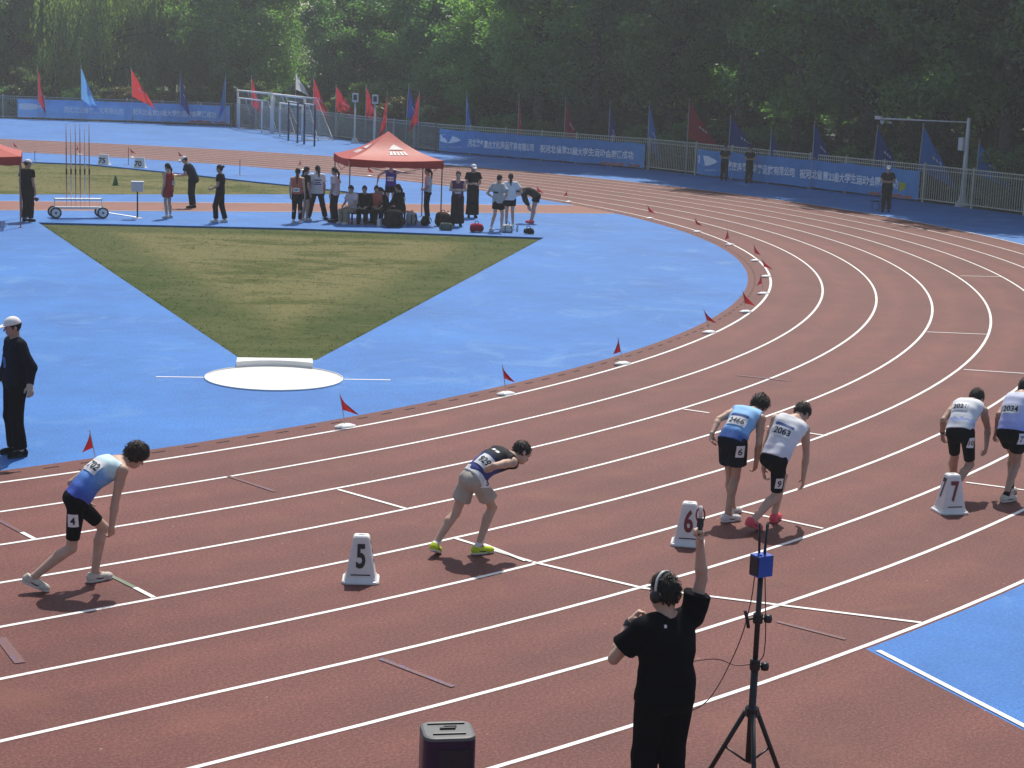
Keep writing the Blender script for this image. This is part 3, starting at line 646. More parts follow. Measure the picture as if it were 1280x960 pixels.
for i, s in enumerate(np.arange(2, LT - 4, 2.6)):
    seg = next((n for a, b, n in SEG if a <= s < b), 'right end'); p = behind(s, random.uniform(15, 18) + (9 if seg in ('far left', 'left banner') else 0))
    plant(random.choice(('bsh4', 'bsh1', 'bsh4')), p[0], p[1], random.uniform(1.9, 2.7), numbered(f'tall shrub deep among trees {TXT[seg]}'), f'tall shrubs {seg}', 'shrub')
for q, (s, o) in enumerate(((30.3, 7.5), (30.3, 13.0), (31.5, 19.0), (29.5, 25.0), (33.5, 12.0))): p = behind(s, o); plant(('rnd1', 'pop3', 'rnd1', 'pop1', 'rnd2')[q], p[0], p[1], 1.15, ('nearest', 'second', 'third', 'farthest', 'rightmost')[q] + ' leafy tree filling the fence corner left of the goals', 'trees filling the fence corner')
for s, o in ((20.5, 10.5), (25.5, 12.5)): p = behind(s, o); plant('wil', p[0], p[1], random.uniform(.95, 1.1), 'broad weeping willow ' + ('left' if s < 23 else 'right') + ' of the pair behind the pale banner', 'willows')
for i, s in enumerate(np.arange(1, LT - 6, 1.55)):
    seg = next((n for a, b, n in SEG if a <= s < b), 'right end'); left = seg in ('far left', 'left banner')
    k = random.choice(('bsh1', 'bsh2', 'bsh3', 'bsh4', 'bsh1')) if left or seg == 'goals' else random.choice(('bsh1', 'bsh1', 'bsh2'))
    p = behind(s, random.uniform(1.6, 3.0) + (1.5 if left else 0)); nm = {'bsh1': 'dark green shrub', 'bsh2': 'greyish green shrub', 'bsh3': 'brownish shrub', 'bsh4': 'bright green shrub'}[k]
    plant(k, p[0], p[1], random.uniform(.7, 1.35), numbered(f'{nm} growing {TXT[seg]}'), f'{nm}s {seg}', 'shrub')
# ------------------------------------------------------------------ people: signed-distance bodies meshed with surface nets
def unit(v): v = np.asarray(v, float); return v / (np.linalg.norm(v) + 1e-9)
class Sdf:
    def __init__(self): self.p = []; self.cuts = []; self.wr = None
    def cone(self, a, b, ra, rb, k=.02, flat=False): self.p.append(('c', np.array(a, float), np.array(b, float), ra, rb, k, flat)); return self
    def ball(self, c, r, k=.02): return self.cone(c, np.array(c) + 1e-4, r, r, k)
    def ell(self, c, ax, rad, k=.015): self.p.append(('e', np.array(c, float), np.array(ax, float), np.array(rad, float), k)); return self
    def cut(self, p, n, jag=0.0): self.cuts.append(('p', np.array(p, float), unit(n), jag)); return self          # removes the side n points to
    def hole(self, c, r): self.cuts.append(('s', np.array(c, float), r)); return self
    def bore(self, a, b, r): self.cuts.append(('b', np.array(a, float), np.array(b, float), r)); return self
    def wrinkle(self, amp, f, seed=0):
        g = np.random.default_rng(seed); self.wr = (amp, [(unit(g.normal(0, 1, 3)) * f * g.uniform(.6, 1.5), g.uniform(0, 6.28)) for _ in range(5)]); return self
    @staticmethod
    def prim(p, P):
        if p[0] == 'c':
            _, a, b, ra, rb, k, flat = p; ba = b - a; L2 = ba @ ba; h = ((P - a) @ ba) / L2; hc = np.clip(h, 0, 1)
            d = np.linalg.norm(P - a - hc[..., None] * ba, axis=-1) - (ra + (rb - ra) * hc)
            if flat: d = np.maximum(d, (h - 1) * math.sqrt(L2))
            return d
        _, c, ax, rad, k = p; q = (P - c) @ ax.T
        k0 = np.linalg.norm(q / rad, axis=-1); k1 = np.linalg.norm(q / rad ** 2, axis=-1) + 1e-9
        return k0 * (k0 - 1) / k1
    @staticmethod
    def box(p):
        if p[0] == 'c': m = max(p[3], p[4]); return np.minimum(p[1], p[2]) - m, np.maximum(p[1], p[2]) + m
        m = p[3].max(); return p[1] - m, p[1] + m
    def finish(self, D, P):
        if self.wr:
            amp, W = self.wr
            for w, ph in W: D = D + amp / 2.2 * np.sin(P @ w + ph)
        for c in self.cuts:
            if c[0] == 'p': D = np.maximum(D, (P - c[1]) @ c[2] + (c[3] * (np.sin(P @ np.array([170., 60, 90])) + np.sin(P @ np.array([-80., 210, 40]) + 1) + np.sin(P @ np.array([330., -90, 260]))) if c[3] else 0))
            elif c[0] == 's': D = np.maximum(D, c[2] - np.linalg.norm(P - c[1], axis=-1))
            else:
                ba = c[2] - c[1]; h = np.clip(((P - c[1]) @ ba) / (ba @ ba), 0, 1); D = np.maximum(D, c[3] - np.linalg.norm(P - c[1] - h[..., None] * ba, axis=-1))
        return D
    @staticmethod
    def smin(a, b, k):
        h = np.clip(.5 + .5 * (b - a) / k, 0, 1); return b + (a - b) * h - k * h * (1 - h)
    def at(self, P):
        D = np.full(P.shape[:-1], 9.0)
        for p in self.p: D = self.smin(D, self.prim(p, P), p[5] if p[0] == 'c' else p[4])
        return self.finish(D, P)
    def mesh(self, h):
        bs = [self.box(p) for p in self.p]; lo = np.min([b[0] for b in bs], 0) - 3 * h - .01; hi = np.max([b[1] for b in bs], 0) + 3 * h + .01
        n = np.ceil((hi - lo) / h).astype(int) + 1
        ax = [lo[i] + h * np.arange(n[i]) for i in range(3)]; D = np.full(n, 9.0, np.float32)
        for p, (bl, bh) in zip(self.p, bs):
            k = p[5] if p[0] == 'c' else p[4]; mg = k + 2 * h + .012
            i0 = np.clip(((bl - mg - lo) / h).astype(int), 0, n - 1); i1 = np.clip(((bh + mg - lo) / h).astype(int) + 2, 1, n)
            sl = tuple(slice(a, b) for a, b in zip(i0, i1))
            G = np.stack(np.meshgrid(*[ax[i][sl[i]] for i in range(3)], indexing='ij'), -1)
            D[sl] = self.smin(D[sl], self.prim(p, G), k)
        if self.wr or self.cuts:
            near = np.argwhere(np.abs(D) < (.25 if self.cuts else .05)); 
            near = np.argwhere(D < .05); P = lo + near * h
            D[tuple(near.T)] = self.finish(D[tuple(near.T)], P)
        S = D < 0
        cnt = sum(S[a:n[0] - 1 + a, b:n[1] - 1 + b, c:n[2] - 1 + c].astype(np.int8) for a in (0, 1) for b in (0, 1) for c in (0, 1))
        act = (cnt > 0) & (cnt < 8); I = np.argwhere(act); N = len(I)
        vid = np.full(act.shape, -1, np.int32); vid[tuple(I.T)] = np.arange(N)
        cor = np.array([(a, b, c) for a in (0, 1) for b in (0, 1) for c in (0, 1)]); val = np.stack([D[tuple((I + q).T)] for q in cor], 1)
        acc = np.zeros((N, 3)); w = np.zeros(N)
        for i in range(8):
            for j in range(i + 1, 8):
                if np.abs(cor[i] - cor[j]).sum() != 1: continue
                m = (val[:, i] < 0) != (val[:, j] < 0); t = val[:, i] / (val[:, i] - val[:, j] + 1e-12)
                q = cor[i] + t[:, None] * (cor[j] - cor[i]); acc[m] += q[m]; w[m] += 1
        V = lo + (I + acc / w[:, None]) * h; Fs = []
        for a in range(3):
            b, c = (a + 1) % 3, (a + 2) % 3
            s0 = [slice(None)] * 3; s1 = [slice(None)] * 3; s0[a] = slice(0, -1); s1[a] = slice(1, None)
            X = S[tuple(s0)] != S[tuple(s1)]; E = np.argwhere(X); E = E[(E[:, b] > 0) & (E[:, c] > 0) & (E[:, b] < n[b] - 1) & (E[:, c] < n[c] - 1)]
            eb = np.zeros(3, int); ec = np.zeros(3, int); eb[b] = 1; ec[c] = 1
            q = np.stack([vid[tuple(e.T)] for e in (E - eb - ec, E - ec, E, E - eb)], 1); ins = S[tuple(E.T)]
            q[~ins] = q[~ins][:, ::-1]; Fs.append(q)
        Fc = np.concatenate(Fs); Fc = Fc[(Fc >= 0).all(1)]
        return V, Fc
def fast_mesh(name, V, Fc, mat, parent, attr=None):
    me = bpy.data.meshes.new(name); nf = len(Fc); m = Fc.shape[1]
    me.vertices.add(len(V)); me.vertices.foreach_set("co", np.ascontiguousarray(V, np.float32).ravel())
    me.loops.add(nf * m); me.loops.foreach_set("vertex_index", np.ascontiguousarray(Fc, np.int32).ravel())
    me.polygons.add(nf); me.polygons.foreach_set("loop_start", np.arange(nf, dtype=np.int32) * m); me.polygons.foreach_set("loop_total", np.full(nf, m, np.int32))
    me.polygons.foreach_set("use_smooth", np.ones(nf, bool)); me.update(calc_edges=True); me.validate()
    if attr is not None:
        a = me.attributes.new("along", 'FLOAT', 'POINT'); a.data.foreach_set("value", np.asarray(attr, np.float32))
    me.materials.append(mat); o = bpy.data.objects.new(name, me); COL.objects.link(o); o.parent = parent; return o

JN = ('pel', 'neck', 'head', 'sL', 'sR', 'eL', 'eR', 'wL', 'wR', 'fL', 'fR', 'hL', 'hR', 'kL', 'kR', 'aL', 'aR', 'tL', 'tR')
STAND = dict(pel=(0, 0, .92), neck=(-.01, 0, 1.42), head=(.025, 0, 1.61), sL=(-.01, -.175, 1.40), sR=(-.01, .175, 1.40), eL=(-.04, -.225, 1.12), eR=(-.04, .225, 1.12),
             wL=(.03, -.235, .87), wR=(.03, .235, .87), fL=(.07, -.225, .71), fR=(.07, .225, .71), hL=(0, -.09, .90), hR=(0, .09, .90), kL=(.03, -.095, .49), kR=(.03, .095, .49),
             aL=(-.02, -.11, .085), aR=(-.02, .11, .085), tL=(.15, -.13, .03), tR=(.15, .13, .03))
SIT = dict(STAND, pel=(0, 0, .47), neck=(.06, 0, .96), head=(.12, 0, 1.14), sL=(.06, -.175, .94), sR=(.06, .175, .94), eL=(.16, -.22, .69), eR=(.16, .22, .69), wL=(.36, -.12, .60), wR=(.36, .12, .60), fL=(.46, -.05, .55), fR=(.46, .05, .55),
           hL=(.02, -.09, .46), hR=(.02, .09, .46), kL=(.44, -.11, .47), kR=(.44, .11, .47), aL=(.42, -.11, .085), aR=(.42, .11, .085), tL=(.58, -.12, .03), tR=(.58, .12, .03))
def local_pose(base, root, face, S=1.0, dz=0.0, **kw):
    j = dict(base); j.update(kw); fd = unit([face[0], face[1], 0]); rd = np.array([fd[1], -fd[0], 0])
    return {k: np.array([root[0], root[1], 0]) + S * (fd * v[0] + rd * v[1]) + np.array([0, 0, S * v[2] + dz]) for k, v in j.items()}

class Body:
    """one person: continuous body mesh, clothes and hair as children"""
    def __init__(self, label, J, S=1.0, look=None, vox=.022, skin='skin', fat=1.0, butt=1.0, curl=(25, 25), palm=None, name="person", grp=None, barefoot=False):
        self.J = J = {k: np.array(v, float) for k, v in J.items()}; self.S = S; self.vox = vox; self.fat = fat; self.butt = butt; near = self.near = vox < .012
        self.org = np.array([J['pel'][0], J['pel'][1], 0.0])
        self.root = empty(name, self.org); tag(self.root, label, 'person', grp)
        for k in J: J[k] = J[k] - self.org
        self.up = unit(J['neck'] - J['pel']); self.latS = unit(J['sR'] - J['sL']); self.latH = unit(J['hR'] - J['hL'])
        self.front = unit(np.cross(self.up, unit(self.latS + self.latH)))
        self.look = unit(self.front if look is None else look)
        hu = J['head'] - J['neck']; hu = hu - (hu @ self.look) * self.look; self.hup = unit(hu); self.hlat = np.cross(self.look, self.hup)
        self.bend = max(0.0, 1 - self.up[2]) * .10 + .012
        self.feet = {s: self.foot(s) for s in 'LR'}
        self.palm = palm or {}; self.curl = curl
        b = Sdf(); self.torso(b, 0.0); self.limbs(b); self.headform(b)
        for s in 'LR': self.hand(b, s)
        V, Fc = b.mesh(vox); self.body = fast_mesh("body", V, Fc, M[skin], self.root)
        self.shirt_sdf = self.short_sdf = b
        if near:
            for sg in (-1, 1):
                e = Sdf().ell(J['head'] + S * (self.look * .083 + self.hlat * sg * .031 + self.hup * .012), np.array([self.hlat, self.look, self.hup]), S * np.array([.015, .008, .008]))
                self.piece("eye", e, 'eye', .004)
                e = Sdf().ell(J['head'] + S * (self.look * .089 + self.hlat * sg * .032 + self.hup * .033), np.array([self.hlat, self.look, self.hup]), S * np.array([.022, .006, .005])); self.piece("eyebrow", e, 'hair', .004)
            e = Sdf().ell(J['head'] + S * (self.look * .092 - self.hup * .052), np.array([self.hlat, self.look, self.hup]), S * np.array([.022, .007, .007])); self.piece("lips", e, 'lips', .004)
    def piece(self, name, sdf, mat, vox=None, attr=False, parent=None):
        V, Fc = sdf.mesh(vox or self.vox)
        if not len(Fc): return None
        at = np.clip(((V - self.J['pel']) @ self.up) / np.linalg.norm(self.J['neck'] - self.J['pel']), -1, 2) if attr else None
        return fast_mesh(name, V, Fc, M[mat], parent or self.root, at)
    def sp(self, t):
        J = self.J; return J['pel'] + (J['neck'] - J['pel']) * t - self.front * self.bend * 4 * max(0, min(1, t)) * (1 - max(0, min(1, t)))
    def lat(self, t): return unit(self.latH * (1 - t) + self.latS * t)
    def torso(self, s, inf, t0=0.0, t1=1.0, shoulders=True, k=.035):
        S, f = self.S, self.fat
        st = [(0.0, .070, .100), (.18, .060, .097), (.38, .054, .090), (.60, .066, .098), (.80, .082, .094), (.93, .092, .070)]
        st = [q for q in st if t0 - .01 <= q[0] <= t1 + .01]
        for a, b in zip(st[:-1], st[1:]):
            for w in (-1, 0, 1):
                s.cone(self.sp(a[0]) + self.lat(a[0]) * w * a[1] * S * f, self.sp(b[0]) + self.lat(b[0]) * w * b[1] * S * f, a[2] * S * f + inf, b[2] * S * f + inf, k)
        if t0 <= 0:
            for w in (-1, 1): s.ball(self.sp(.0) + self.latH * w * .055 * S - self.front * .034 * S - self.up * .030 * S, .085 * S * f * self.butt + inf, .06)
        if shoulders and t1 >= .9:
            for q in 'LR':
                s.cone(self.sp(.93), self.J['s' + q], .062 * S + inf, .053 * S + inf, k); s.cone(self.sp(1.03), self.J['s' + q] * .75 + self.sp(.95) * .25, .046 * S + inf * .6, .045 * S + inf * .6, k)
    def limbs(self, s):
        J, S, f = self.J, self.S, self.fat
        for q in 'LR':
            a, e, w = J['s' + q], J['e' + q], J['w' + q]
            s.cone(a, a + (e - a) * .45, .051 * S, .045 * S, .02).cone(a + (e - a) * .45, e, .045 * S, .036 * S, .02)
            s.cone(e, e + (w - e) * .28, .036 * S, .039 * S, .015).cone(e + (w - e) * .28, w, .039 * S, .025 * S, .015)
            h, k, an = J['h' + q], J['k' + q], J['a' + q]; back = -unit(self.front - (self.front @ unit(an - k)) * unit(an - k))
            s.cone(h, h + (k - h) * .5, .086 * S * f, .068 * S * f, .025).cone(h + (k - h) * .5, k, .068 * S * f, .050 * S, .02)
            c = k + (an - k) * .30 + back * .018 * S
            s.cone(k, c, .047 * S, .053 * S, .02).cone(c, an, .051 * S, .033 * S, .015).cone(k, an, .043 * S, .033 * S, .015)
            u, up, hl = self.feet[q]; s.cone(an, hl + u * .12 * S, .034 * S, .030 * S, .015).cone(hl + up * .008, hl + u * .17 * S, .032 * S, .026 * S, .015)
    def foot(self, q):
        J, S = self.J, self.S; a, t = J['a' + q], J['t' + q]
        if a[2] < .118 * S + 1e-3 or t[2] > .2:
            u = unit([t[0] - a[0], t[1] - a[1], 0]); up = np.array([0, 0, 1.0]); hl = np.array([a[0], a[1], a[2] - .047 * S]) - u * .045 * S
            if t[2] <= .2: hl[2] = .042
        else:
            u0 = unit(t - a); lt = unit(np.cross(u0, [0, 0, 1.0])); n = np.cross(lt, u0); u = u0 * math.cos(.27) + n * math.sin(.27); up = np.cross(lt, u)
            hl = a - up * .045 * S - u * .045 * S; tip = hl + u * .20 * S; hl = hl + np.array([0, 0, .036 - tip[2]]) * (tip[2] < .036)
        return u, up, hl
    def headform(self, s):
        J, S = self.J, self.S; H, l, u, a = J['head'], self.look, self.hup, self.hlat; ax = np.array([a, l, u])
        s.cone(self.sp(.98), H - u * .06 * S - l * .018 * S, .056 * S, .053 * S, .03)
        s.ell(H + u * .012 * S - l * .006 * S, ax, S * np.array([.073, .094, .104]), .02)
        s.ell(H + l * .036 * S - u * .062 * S, ax, S * np.array([.052, .056, .054]), .03)
        s.cone(H + l * .088 * S + u * .012 * S, H + l * .108 * S - u * .022 * S, .007 * S, .013 * S, .010)
        s.ell(H + l * .072 * S + u * .03 * S, ax, S * np.array([.05, .022, .018]), .02)
        for g in (-1, 1): s.ell(H + a * g * .077 * S - l * .012 * S - u * .012 * S, ax, S * np.array([.012, .022, .032]), .008)
    def hand(self, s, q):
        J, S = self.J, self.S; w, f = J['w' + q], J['f' + q]; d = unit(f - w); sg = 1 if q == 'R' else -1
        pn = np.array(self.palm.get(q, -self.latS * sg), float); pn = unit(pn - (pn @ d) * d); th = np.cross(d, pn) * (sg)
        cu = R(self.curl[0 if q == 'L' else 1])
        kn = w + d * .088 * S
        for o in (-.026, 0, .026): s.cone(w + th * o * .55 * S, kn + th * o * S, .019 * S, .014 * S, .012)
        if not self.near:
            m = kn + (d * math.cos(cu) + pn * math.sin(cu)) * .05 * S; e = m + (d * math.cos(2 * cu) + pn * math.sin(2 * cu)) * .04 * S
            for o in (-.018, .018): s.cone(kn + th * o * S, m + th * o * S, .017 * S, .015 * S, .012).cone(m + th * o * S, e + th * o * S, .015 * S, .013 * S, .01)
        else:
            for i, L in enumerate((.070, .079, .074, .058)):
                o = th * (.030 - .020 * i) * S; p = kn + o; sp = th * (.06 - .04 * i)
                for j, fr in enumerate((.44, .32, .26)):
                    ang = cu * (j + 1) * (.85 + .1 * i); v = unit(d * math.cos(ang) + pn * math.sin(ang) + sp * max(0, 1 - cu)); e = p + v * L * fr * S
                    s.cone(p, e, (.0092 - .0008 * j) * S, (.0088 - .0008 * j) * S, .004); p = e
        t0 = w + d * .028 * S + th * .024 * S; t1 = t0 + unit(d * .6 + th * .65 + pn * .35) * .045 * S; t2 = t1 + unit(d * .85 + th * .15 + pn * (.3 + math.sin(cu))) * .034 * S
        s.cone(t0, t1, .014 * S, .011 * S, .008).cone(t1, t2, .011 * S, .009 * S, .005)
    # ---- clothes
    def top(self, mat, inf=.014, sleeve=0.0, hem=-.06, name="shirt", loose=.0, wr=.004, neck=1.0, attr=False, flare=0.0, tucked=False):
        """sleeve 0 = singlet, .5 = T-shirt, 2 = long sleeves"""
        S, J = self.S, self.J; s = Sdf(); self.torso(s, inf, 0.0 if hem < .1 else .18, 1.0, True)
        if hem < -.02 and not tucked:
            for w in (-1, 0, 1): s.cone(self.sp(.25) + self.latH * w * .06 * S, self.sp(hem - .04) + self.latH * w * (.068 + flare) * S, .10 * S * self.fat + inf, (.104 + flare * .4) * S * self.fat + inf, .03)
        if sleeve > 0:
            for q in 'LR':
                a, e, w = J['s' + q], J['e' + q], J['w' + q]
                if sleeve <= 1: s.cone(a, a + (e - a) * (sleeve + .06), .060 * S + inf * .6, .058 * S + inf + loose, .02, True)
                else:
                    s.cone(a, e, .058 * S + inf * .6, .047 * S + inf, .02).cone(e, e + (w - e) * .97, .047 * S + inf, .034 * S + inf * .6, .02, True)
        if wr: s.wrinkle(wr, 26, int(abs(J['pel'][2]) * 1000) % 97)
        dn = unit(self.sp(.2) - self.sp(0.0)); s.cut(self.sp(hem), -dn)
        if sleeve == 0: s.cut(self.sp(1.0) + self.up * .012 * S * neck, self.up * .9 - self.front * .1)
        s.bore(self.sp(1.02 if sleeve else .97), J['head'], .062 * S)
        if sleeve == 0:
            for q, g in (('L', -1), ('R', 1)):
                s.bore(J['s' + q] + self.latS * g * .045 * S + self.up * .05 * S - self.front * .012, J['s' + q] + self.latS * g * .055 * S - self.up * .10 * S, .068 * S)
            s.bore(self.sp(1.0) + self.front * .09 * S, self.sp(1.0) + self.front * .10 * S + self.up * .1, .075 * S)
        self.shirt_sdf = s; return self.piece(name, s, mat, None if not self.near else .008, attr)
    def bottom(self, mat, frac=.5, inf=.012, hemr=.02, name="shorts", waist=.17, wr=.003):
        """frac of the thigh (<1) or 1 + fraction of the shin"""
        S, J, f = self.S, self.J, self.fat; s = Sdf(); self.torso(s, inf, 0.0, .2, False)
        for q in 'LR':
            h, k, a = J['h' + q], J['k' + q], J['a' + q]
            if frac <= 1:
                e = h + (k - h) * frac; s.cone(h, e, .088 * S * f + inf, (.088 - .034 * frac) * S * f + inf + hemr, .03, True)
            else:
                s.cone(h, k, .088 * S * f + inf, .056 * S + inf + hemr * .5, .03); e = k + (a - k) * (frac - 1); s.cone(k, e, .056 * S + inf + hemr * .5, .045 * S + inf + hemr, .03, True)
        if wr: s.wrinkle(wr, 22, 5)
        s.cut(self.sp(waist), unit(self.sp(.3) - self.sp(.1)))
        self.short_sdf = s; return self.piece(name, s, mat, None if not self.near else .008)
    def shoes(self, mat, sole='sole_white', sock=None, sockh=.12, stripe='sole_dark'):
        S = self.S
        for q in 'LR':
            u, up, hl = self.feet[q]; lt = np.cross(u, up); vx = .006 if self.near else self.vox * .8; an = self.J['a' + q]
            s = Sdf(); s.cone(hl, hl + u * .09 * S, .040 * S, .040 * S, .02).cone(hl + u * .09 * S, hl + u * .185 * S - up * .004, .040 * S, .034 * S, .02).cone(hl + u * .16 * S + lt * .01 - up * .006, hl + u * .205 * S - up * .010, .036 * S, .026 * S, .02)
            s.cone(hl + up * .01 - u * .004, hl + up * .045 * S + u * .012 * S, .040 * S, .037 * S, .015, True).cone(hl + up * .03 * S + u * .03, hl + u * .12 * S + up * .012, .034 * S, .026 * S, .02)
            s.cut(hl - up * .030, -up); sh = self.piece("shoe", s, mat, vx)
            if self.near and sh is not None:
                for sg_ in (-1, 1):
                    self.decal("side_stripe", s, hl + u * .075 * S - up * .004, lt * sg_, up, [(x_ * sg_, y_) for x_, y_ in ((-.045, .012), (-.02, -.004), (.03, -.010), (.06, .022), (.035, .002), (-.015, .006))], stripe, .003, sh, [(0, 1, 5), (1, 2, 4, 5), (2, 3, 4)])
                for k_ in range(4): self.decal("lace", s, hl + u * (.075 + .022 * k_) * S, up, u, [(-.016, -.003), (.016, -.003), (.016, .003), (-.016, .003)], 'sole_white' if mat != 's_white' else 'c_grey', .003, sh, [(0, 1, 2, 3)])
            s = Sdf(); s.cone(hl - up * .014, hl + u * .09 * S - up * .014, .043 * S, .041 * S, .02).cone(hl + u * .09 * S - up * .014, hl + u * .19 * S - up * .014, .041 * S, .037 * S, .02).cone(hl + u * .19 * S - up * .014, hl + u * .212 * S - up * .012, .036 * S, .026 * S, .02)
            s.cut(hl - up * .041, -up).cut(hl - up * .020, up)
            if sh is not None: self.piece("sole", s, sole, vx, parent=sh)
            if sock:
                k = self.J['k' + q]; s = Sdf(); s.cone(hl + up * .02, an, .038 * S, .037 * S, .012).cone(an, an + (k - an) * (sockh / .42), .037 * S, .042 * S, .012, True); self.piece("sock", s, sock, vx)
    def hair(self, mat='hair', style='short', mess=.004, fringe=.028, capped=False):
        J, S = self.J, self.S; H, l, u, a = J['head'], self.look, self.hup, self.hlat; ax = np.array([a, l, u]); s = Sdf()
        g = {'bowl': .012, 'curly': .012}.get(style, .0)
        s.ell(H + u * .024 * S - l * .010 * S, ax, S * np.array([.083 + g, .104 + g, .110 + g]), .015)
        if style == 'bowl': s.ell(H + u * .03 * S + l * .015 * S, ax, S * np.array([.088, .098, .095]), .02)
        if mess: s.wrinkle(mess, 90 if mess < .007 else 70, 3)
        jg = .006 if self.near else 0; s.cut(H + l * fringe * S, l * .80 - u * .60, jg); s.cut(H - u * (.062 if style != 'long' else .09) * S, -u, jg)
        if capped: s.cut(H + u * .045 * S, u)
        o = self.piece("hair", s, mat, .006 if self.near else self.vox * .8)
        if self.near and not capped:      # loose locks over the scalp
            g_ = np.random.default_rng(int(1e4 * abs(H[2]))); rad = S * (np.array([.083, .104, .110]) + g + .002); c0 = H + u * .024 * S - l * .010 * S; V = []; Q = []
            for _ in range(420):
                d = unit(g_.normal(0, 1, 3)); 
                if d[2] < -.75 or (d[1] * .8 - d[2] * .6) > (.30 if style != 'bowl' else .45): continue
                flow = unit(np.array([d[0] * .5, .55 if d[1] > -.2 and d[2] > .2 else -.25, -.55]) + g_.normal(0, .28 + mess * 30, 3)); L = g_.uniform(.03, .055) * (1.25 if style == 'bowl' else 1) * S; wd = unit(np.cross(d, flow)) * g_.uniform(.004, .008) * S
                n0 = len(V)
                for k_ in range(4):
                    q_ = d + flow * (k_ / 3) * L / rad.mean(); q_ = q_ / np.linalg.norm(q_); q_ = q_ * rad * (1 + .035 * k_ + g_.uniform(0, .05 + mess * 6)); w_ = wd * (1 - .28 * k_)
                    for sg_ in (-1, 1): e_ = q_ + w_ * sg_; V.append(c0 + a * e_[0] + l * e_[1] + u * e_[2])
                Q += [(n0 + 2 * k_, n0 + 2 * k_ + 1, n0 + 2 * k_ + 3, n0 + 2 * k_ + 2) for k_ in range(3)]
            lk = fast_mesh("locks", np.array(V), np.array(Q), M[mat], o); lk["kind"] = "stuff" 
        if style in ('ponytail', 'long', 'bun'):
            t = Sdf(); b0 = H - l * .095 * S + u * .03 * S
            if style == 'bun': t.ball(b0 + u * .03 - l * .03, .042 * S)
            else:
                L = .30 if style == 'ponytail' else .40; t.cone(b0, b0 - l * .045 * S - u * .10, .030 * S, .036 * S, .02).cone(b0 - l * .045 * S - u * .10, b0 - l * .03 * S - u * L * S, .036 * S, .016, .02)
            self.piece("ponytail" if style != 'bun' else "hair_bun", t, mat, self.vox * .8)
        return o
    def cap(self, mat='white_cap'):
        J, S = self.J, self.S; H, l, u, a = J['head'], self.look, self.hup, self.hlat; ax = np.array([a, l, u]); s = Sdf()
        s.ell(H + u * .035 * S - l * .004 * S, ax, S * np.array([.092, .110, .098]), .01); s.cut(H + u * .036 * S, -u)
        o = self.piece("cap", s, mat, .006 if self.near else self.vox * .7)
        b = Sdf(); b.ell(H + u * .036 * S + l * .115 * S, np.array([a, unit(l - u * .18), unit(u + l * .18)]), S * np.array([.072, .085, .010 if self.near else .014]), .005); b.cut(H + l * .06 * S, -l)
        self.piece("brim", b, mat, .006 if self.near else .010, parent=o); return o
    # ---- flat print that follows the cloth
    def decal(self, name, sdf, c, n, up, outline, mat, off=.004, parent=None, faces=None, sub=True):
        n = unit(n); up = unit(up - (up @ n) * n); rt = np.cross(up, n)
        P0 = np.array([c + rt * x + up * y + n * .22 for x, y in outline]); t = np.zeros(len(P0))
        for _ in range(60):
            d = sdf.at(P0 - n * t[:, None]); t += np.where(d > .001, d * .7, 0); t = np.minimum(t, .42)
        V = P0 - n * (t - off)[:, None]
        o = link_mesh(name, V, faces, M[mat], parent or self.root); return o
    def patch(self, name, sdf, c, n, up, w, h, mat, off=.004, parent=None, nx=10, ny=8):
        pts = [((i / nx - .5) * w, (j / ny - .5) * h) for j in range(ny + 1) for i in range(nx + 1)]
        fs = [(j * (nx + 1) + i, j * (nx + 1) + i + 1, (j + 1) * (nx + 1) + i + 1, (j + 1) * (nx + 1) + i) for j in range(ny) for i in range(nx)]
        return self.decal(name, sdf, c, n, up, pts, mat, off, parent, fs)
    def bib(self, txt, t, side=0.0, w=.22, h=.17, size=.105, n=None, rot=0.0, strip=False, name="race_bib", tcol='print_black', sx=1.0):
        c = self.sp(t) + self.lat(t) * side * self.S; n = unit((-self.front if n is None else n)); up = self.up * math.cos(rot) + self.lat(t) * math.sin(rot)
        b = self.patch(name, self.shirt_sdf, c, n, up, w, h, 'bib_white', .006)
        v, f = text_flat(txt, size, .02); v = v * [sx, 1.0]
        self.decal("numerals", self.shirt_sdf, c, n, up, [(x, y - size * .36) for x, y in v], tcol, .010, b, f)
        if strip: self.patch("strip", self.shirt_sdf, c + up * h * .62, n, up, w * .95, .035, 'print_blue', .007, b, 10, 2)
        return b
    def hip(self, txt, q, frac, n, up, w=.10, h=.125, size=.10, off_l=0.0, tcol='print_black', vis=None):
        J = self.J; c = J['h' + q] + (J['k' + q] - J['h' + q]) * frac + off_l * unit(np.cross(up, n))
        b = self.patch("hip_number", self.short_sdf, c, n, np.array(up, float), w, h, 'bib_white', .006, None, 6, 6)
        v, f = text_flat(txt, size, .02); self.decal("numeral", self.short_sdf, c, unit(n), np.array(up, float), [(x, y - size * .36) for x, y in v], tcol, .010, b, f)

for nm, c in dict(skin=(0.52, 0.335, 0.245), skin2=(0.43, 0.265, 0.19), skin3=(0.46, 0.30, 0.22)).items(): M[nm] = plain(nm, c, 0.55, 0.08, 9.0, 0.12, 150.0, spec=0.4)
M['eye'] = plain("eye", (0.03, 0.025, 0.022), .3); M['lips'] = plain("lips", (0.30, 0.13, 0.11), .5)
M['hair'] = plain("black_hair", (0.016, 0.013, 0.011), 0.6, 0.5, 90.0, 0.3, 180.0, spec=.22); M['hair_brown'] = plain("brown_hair", (0.026, 0.017, 0.012), 0.6, 0.5, 90.0, 0.3, 180.0, spec=.22)
M['white_cap'] = cloth("white_cap", (0.76, 0.76, 0.76)); M['bib_white'] = plain("bib_paper", (0.78, 0.79, 0.80), .7, .05); M['print_black'] = plain("black_print", (0.012, 0.012, 0.016), .6); M['print_blue'] = plain("blue_print", (0.03, 0.08, 0.28), .6)
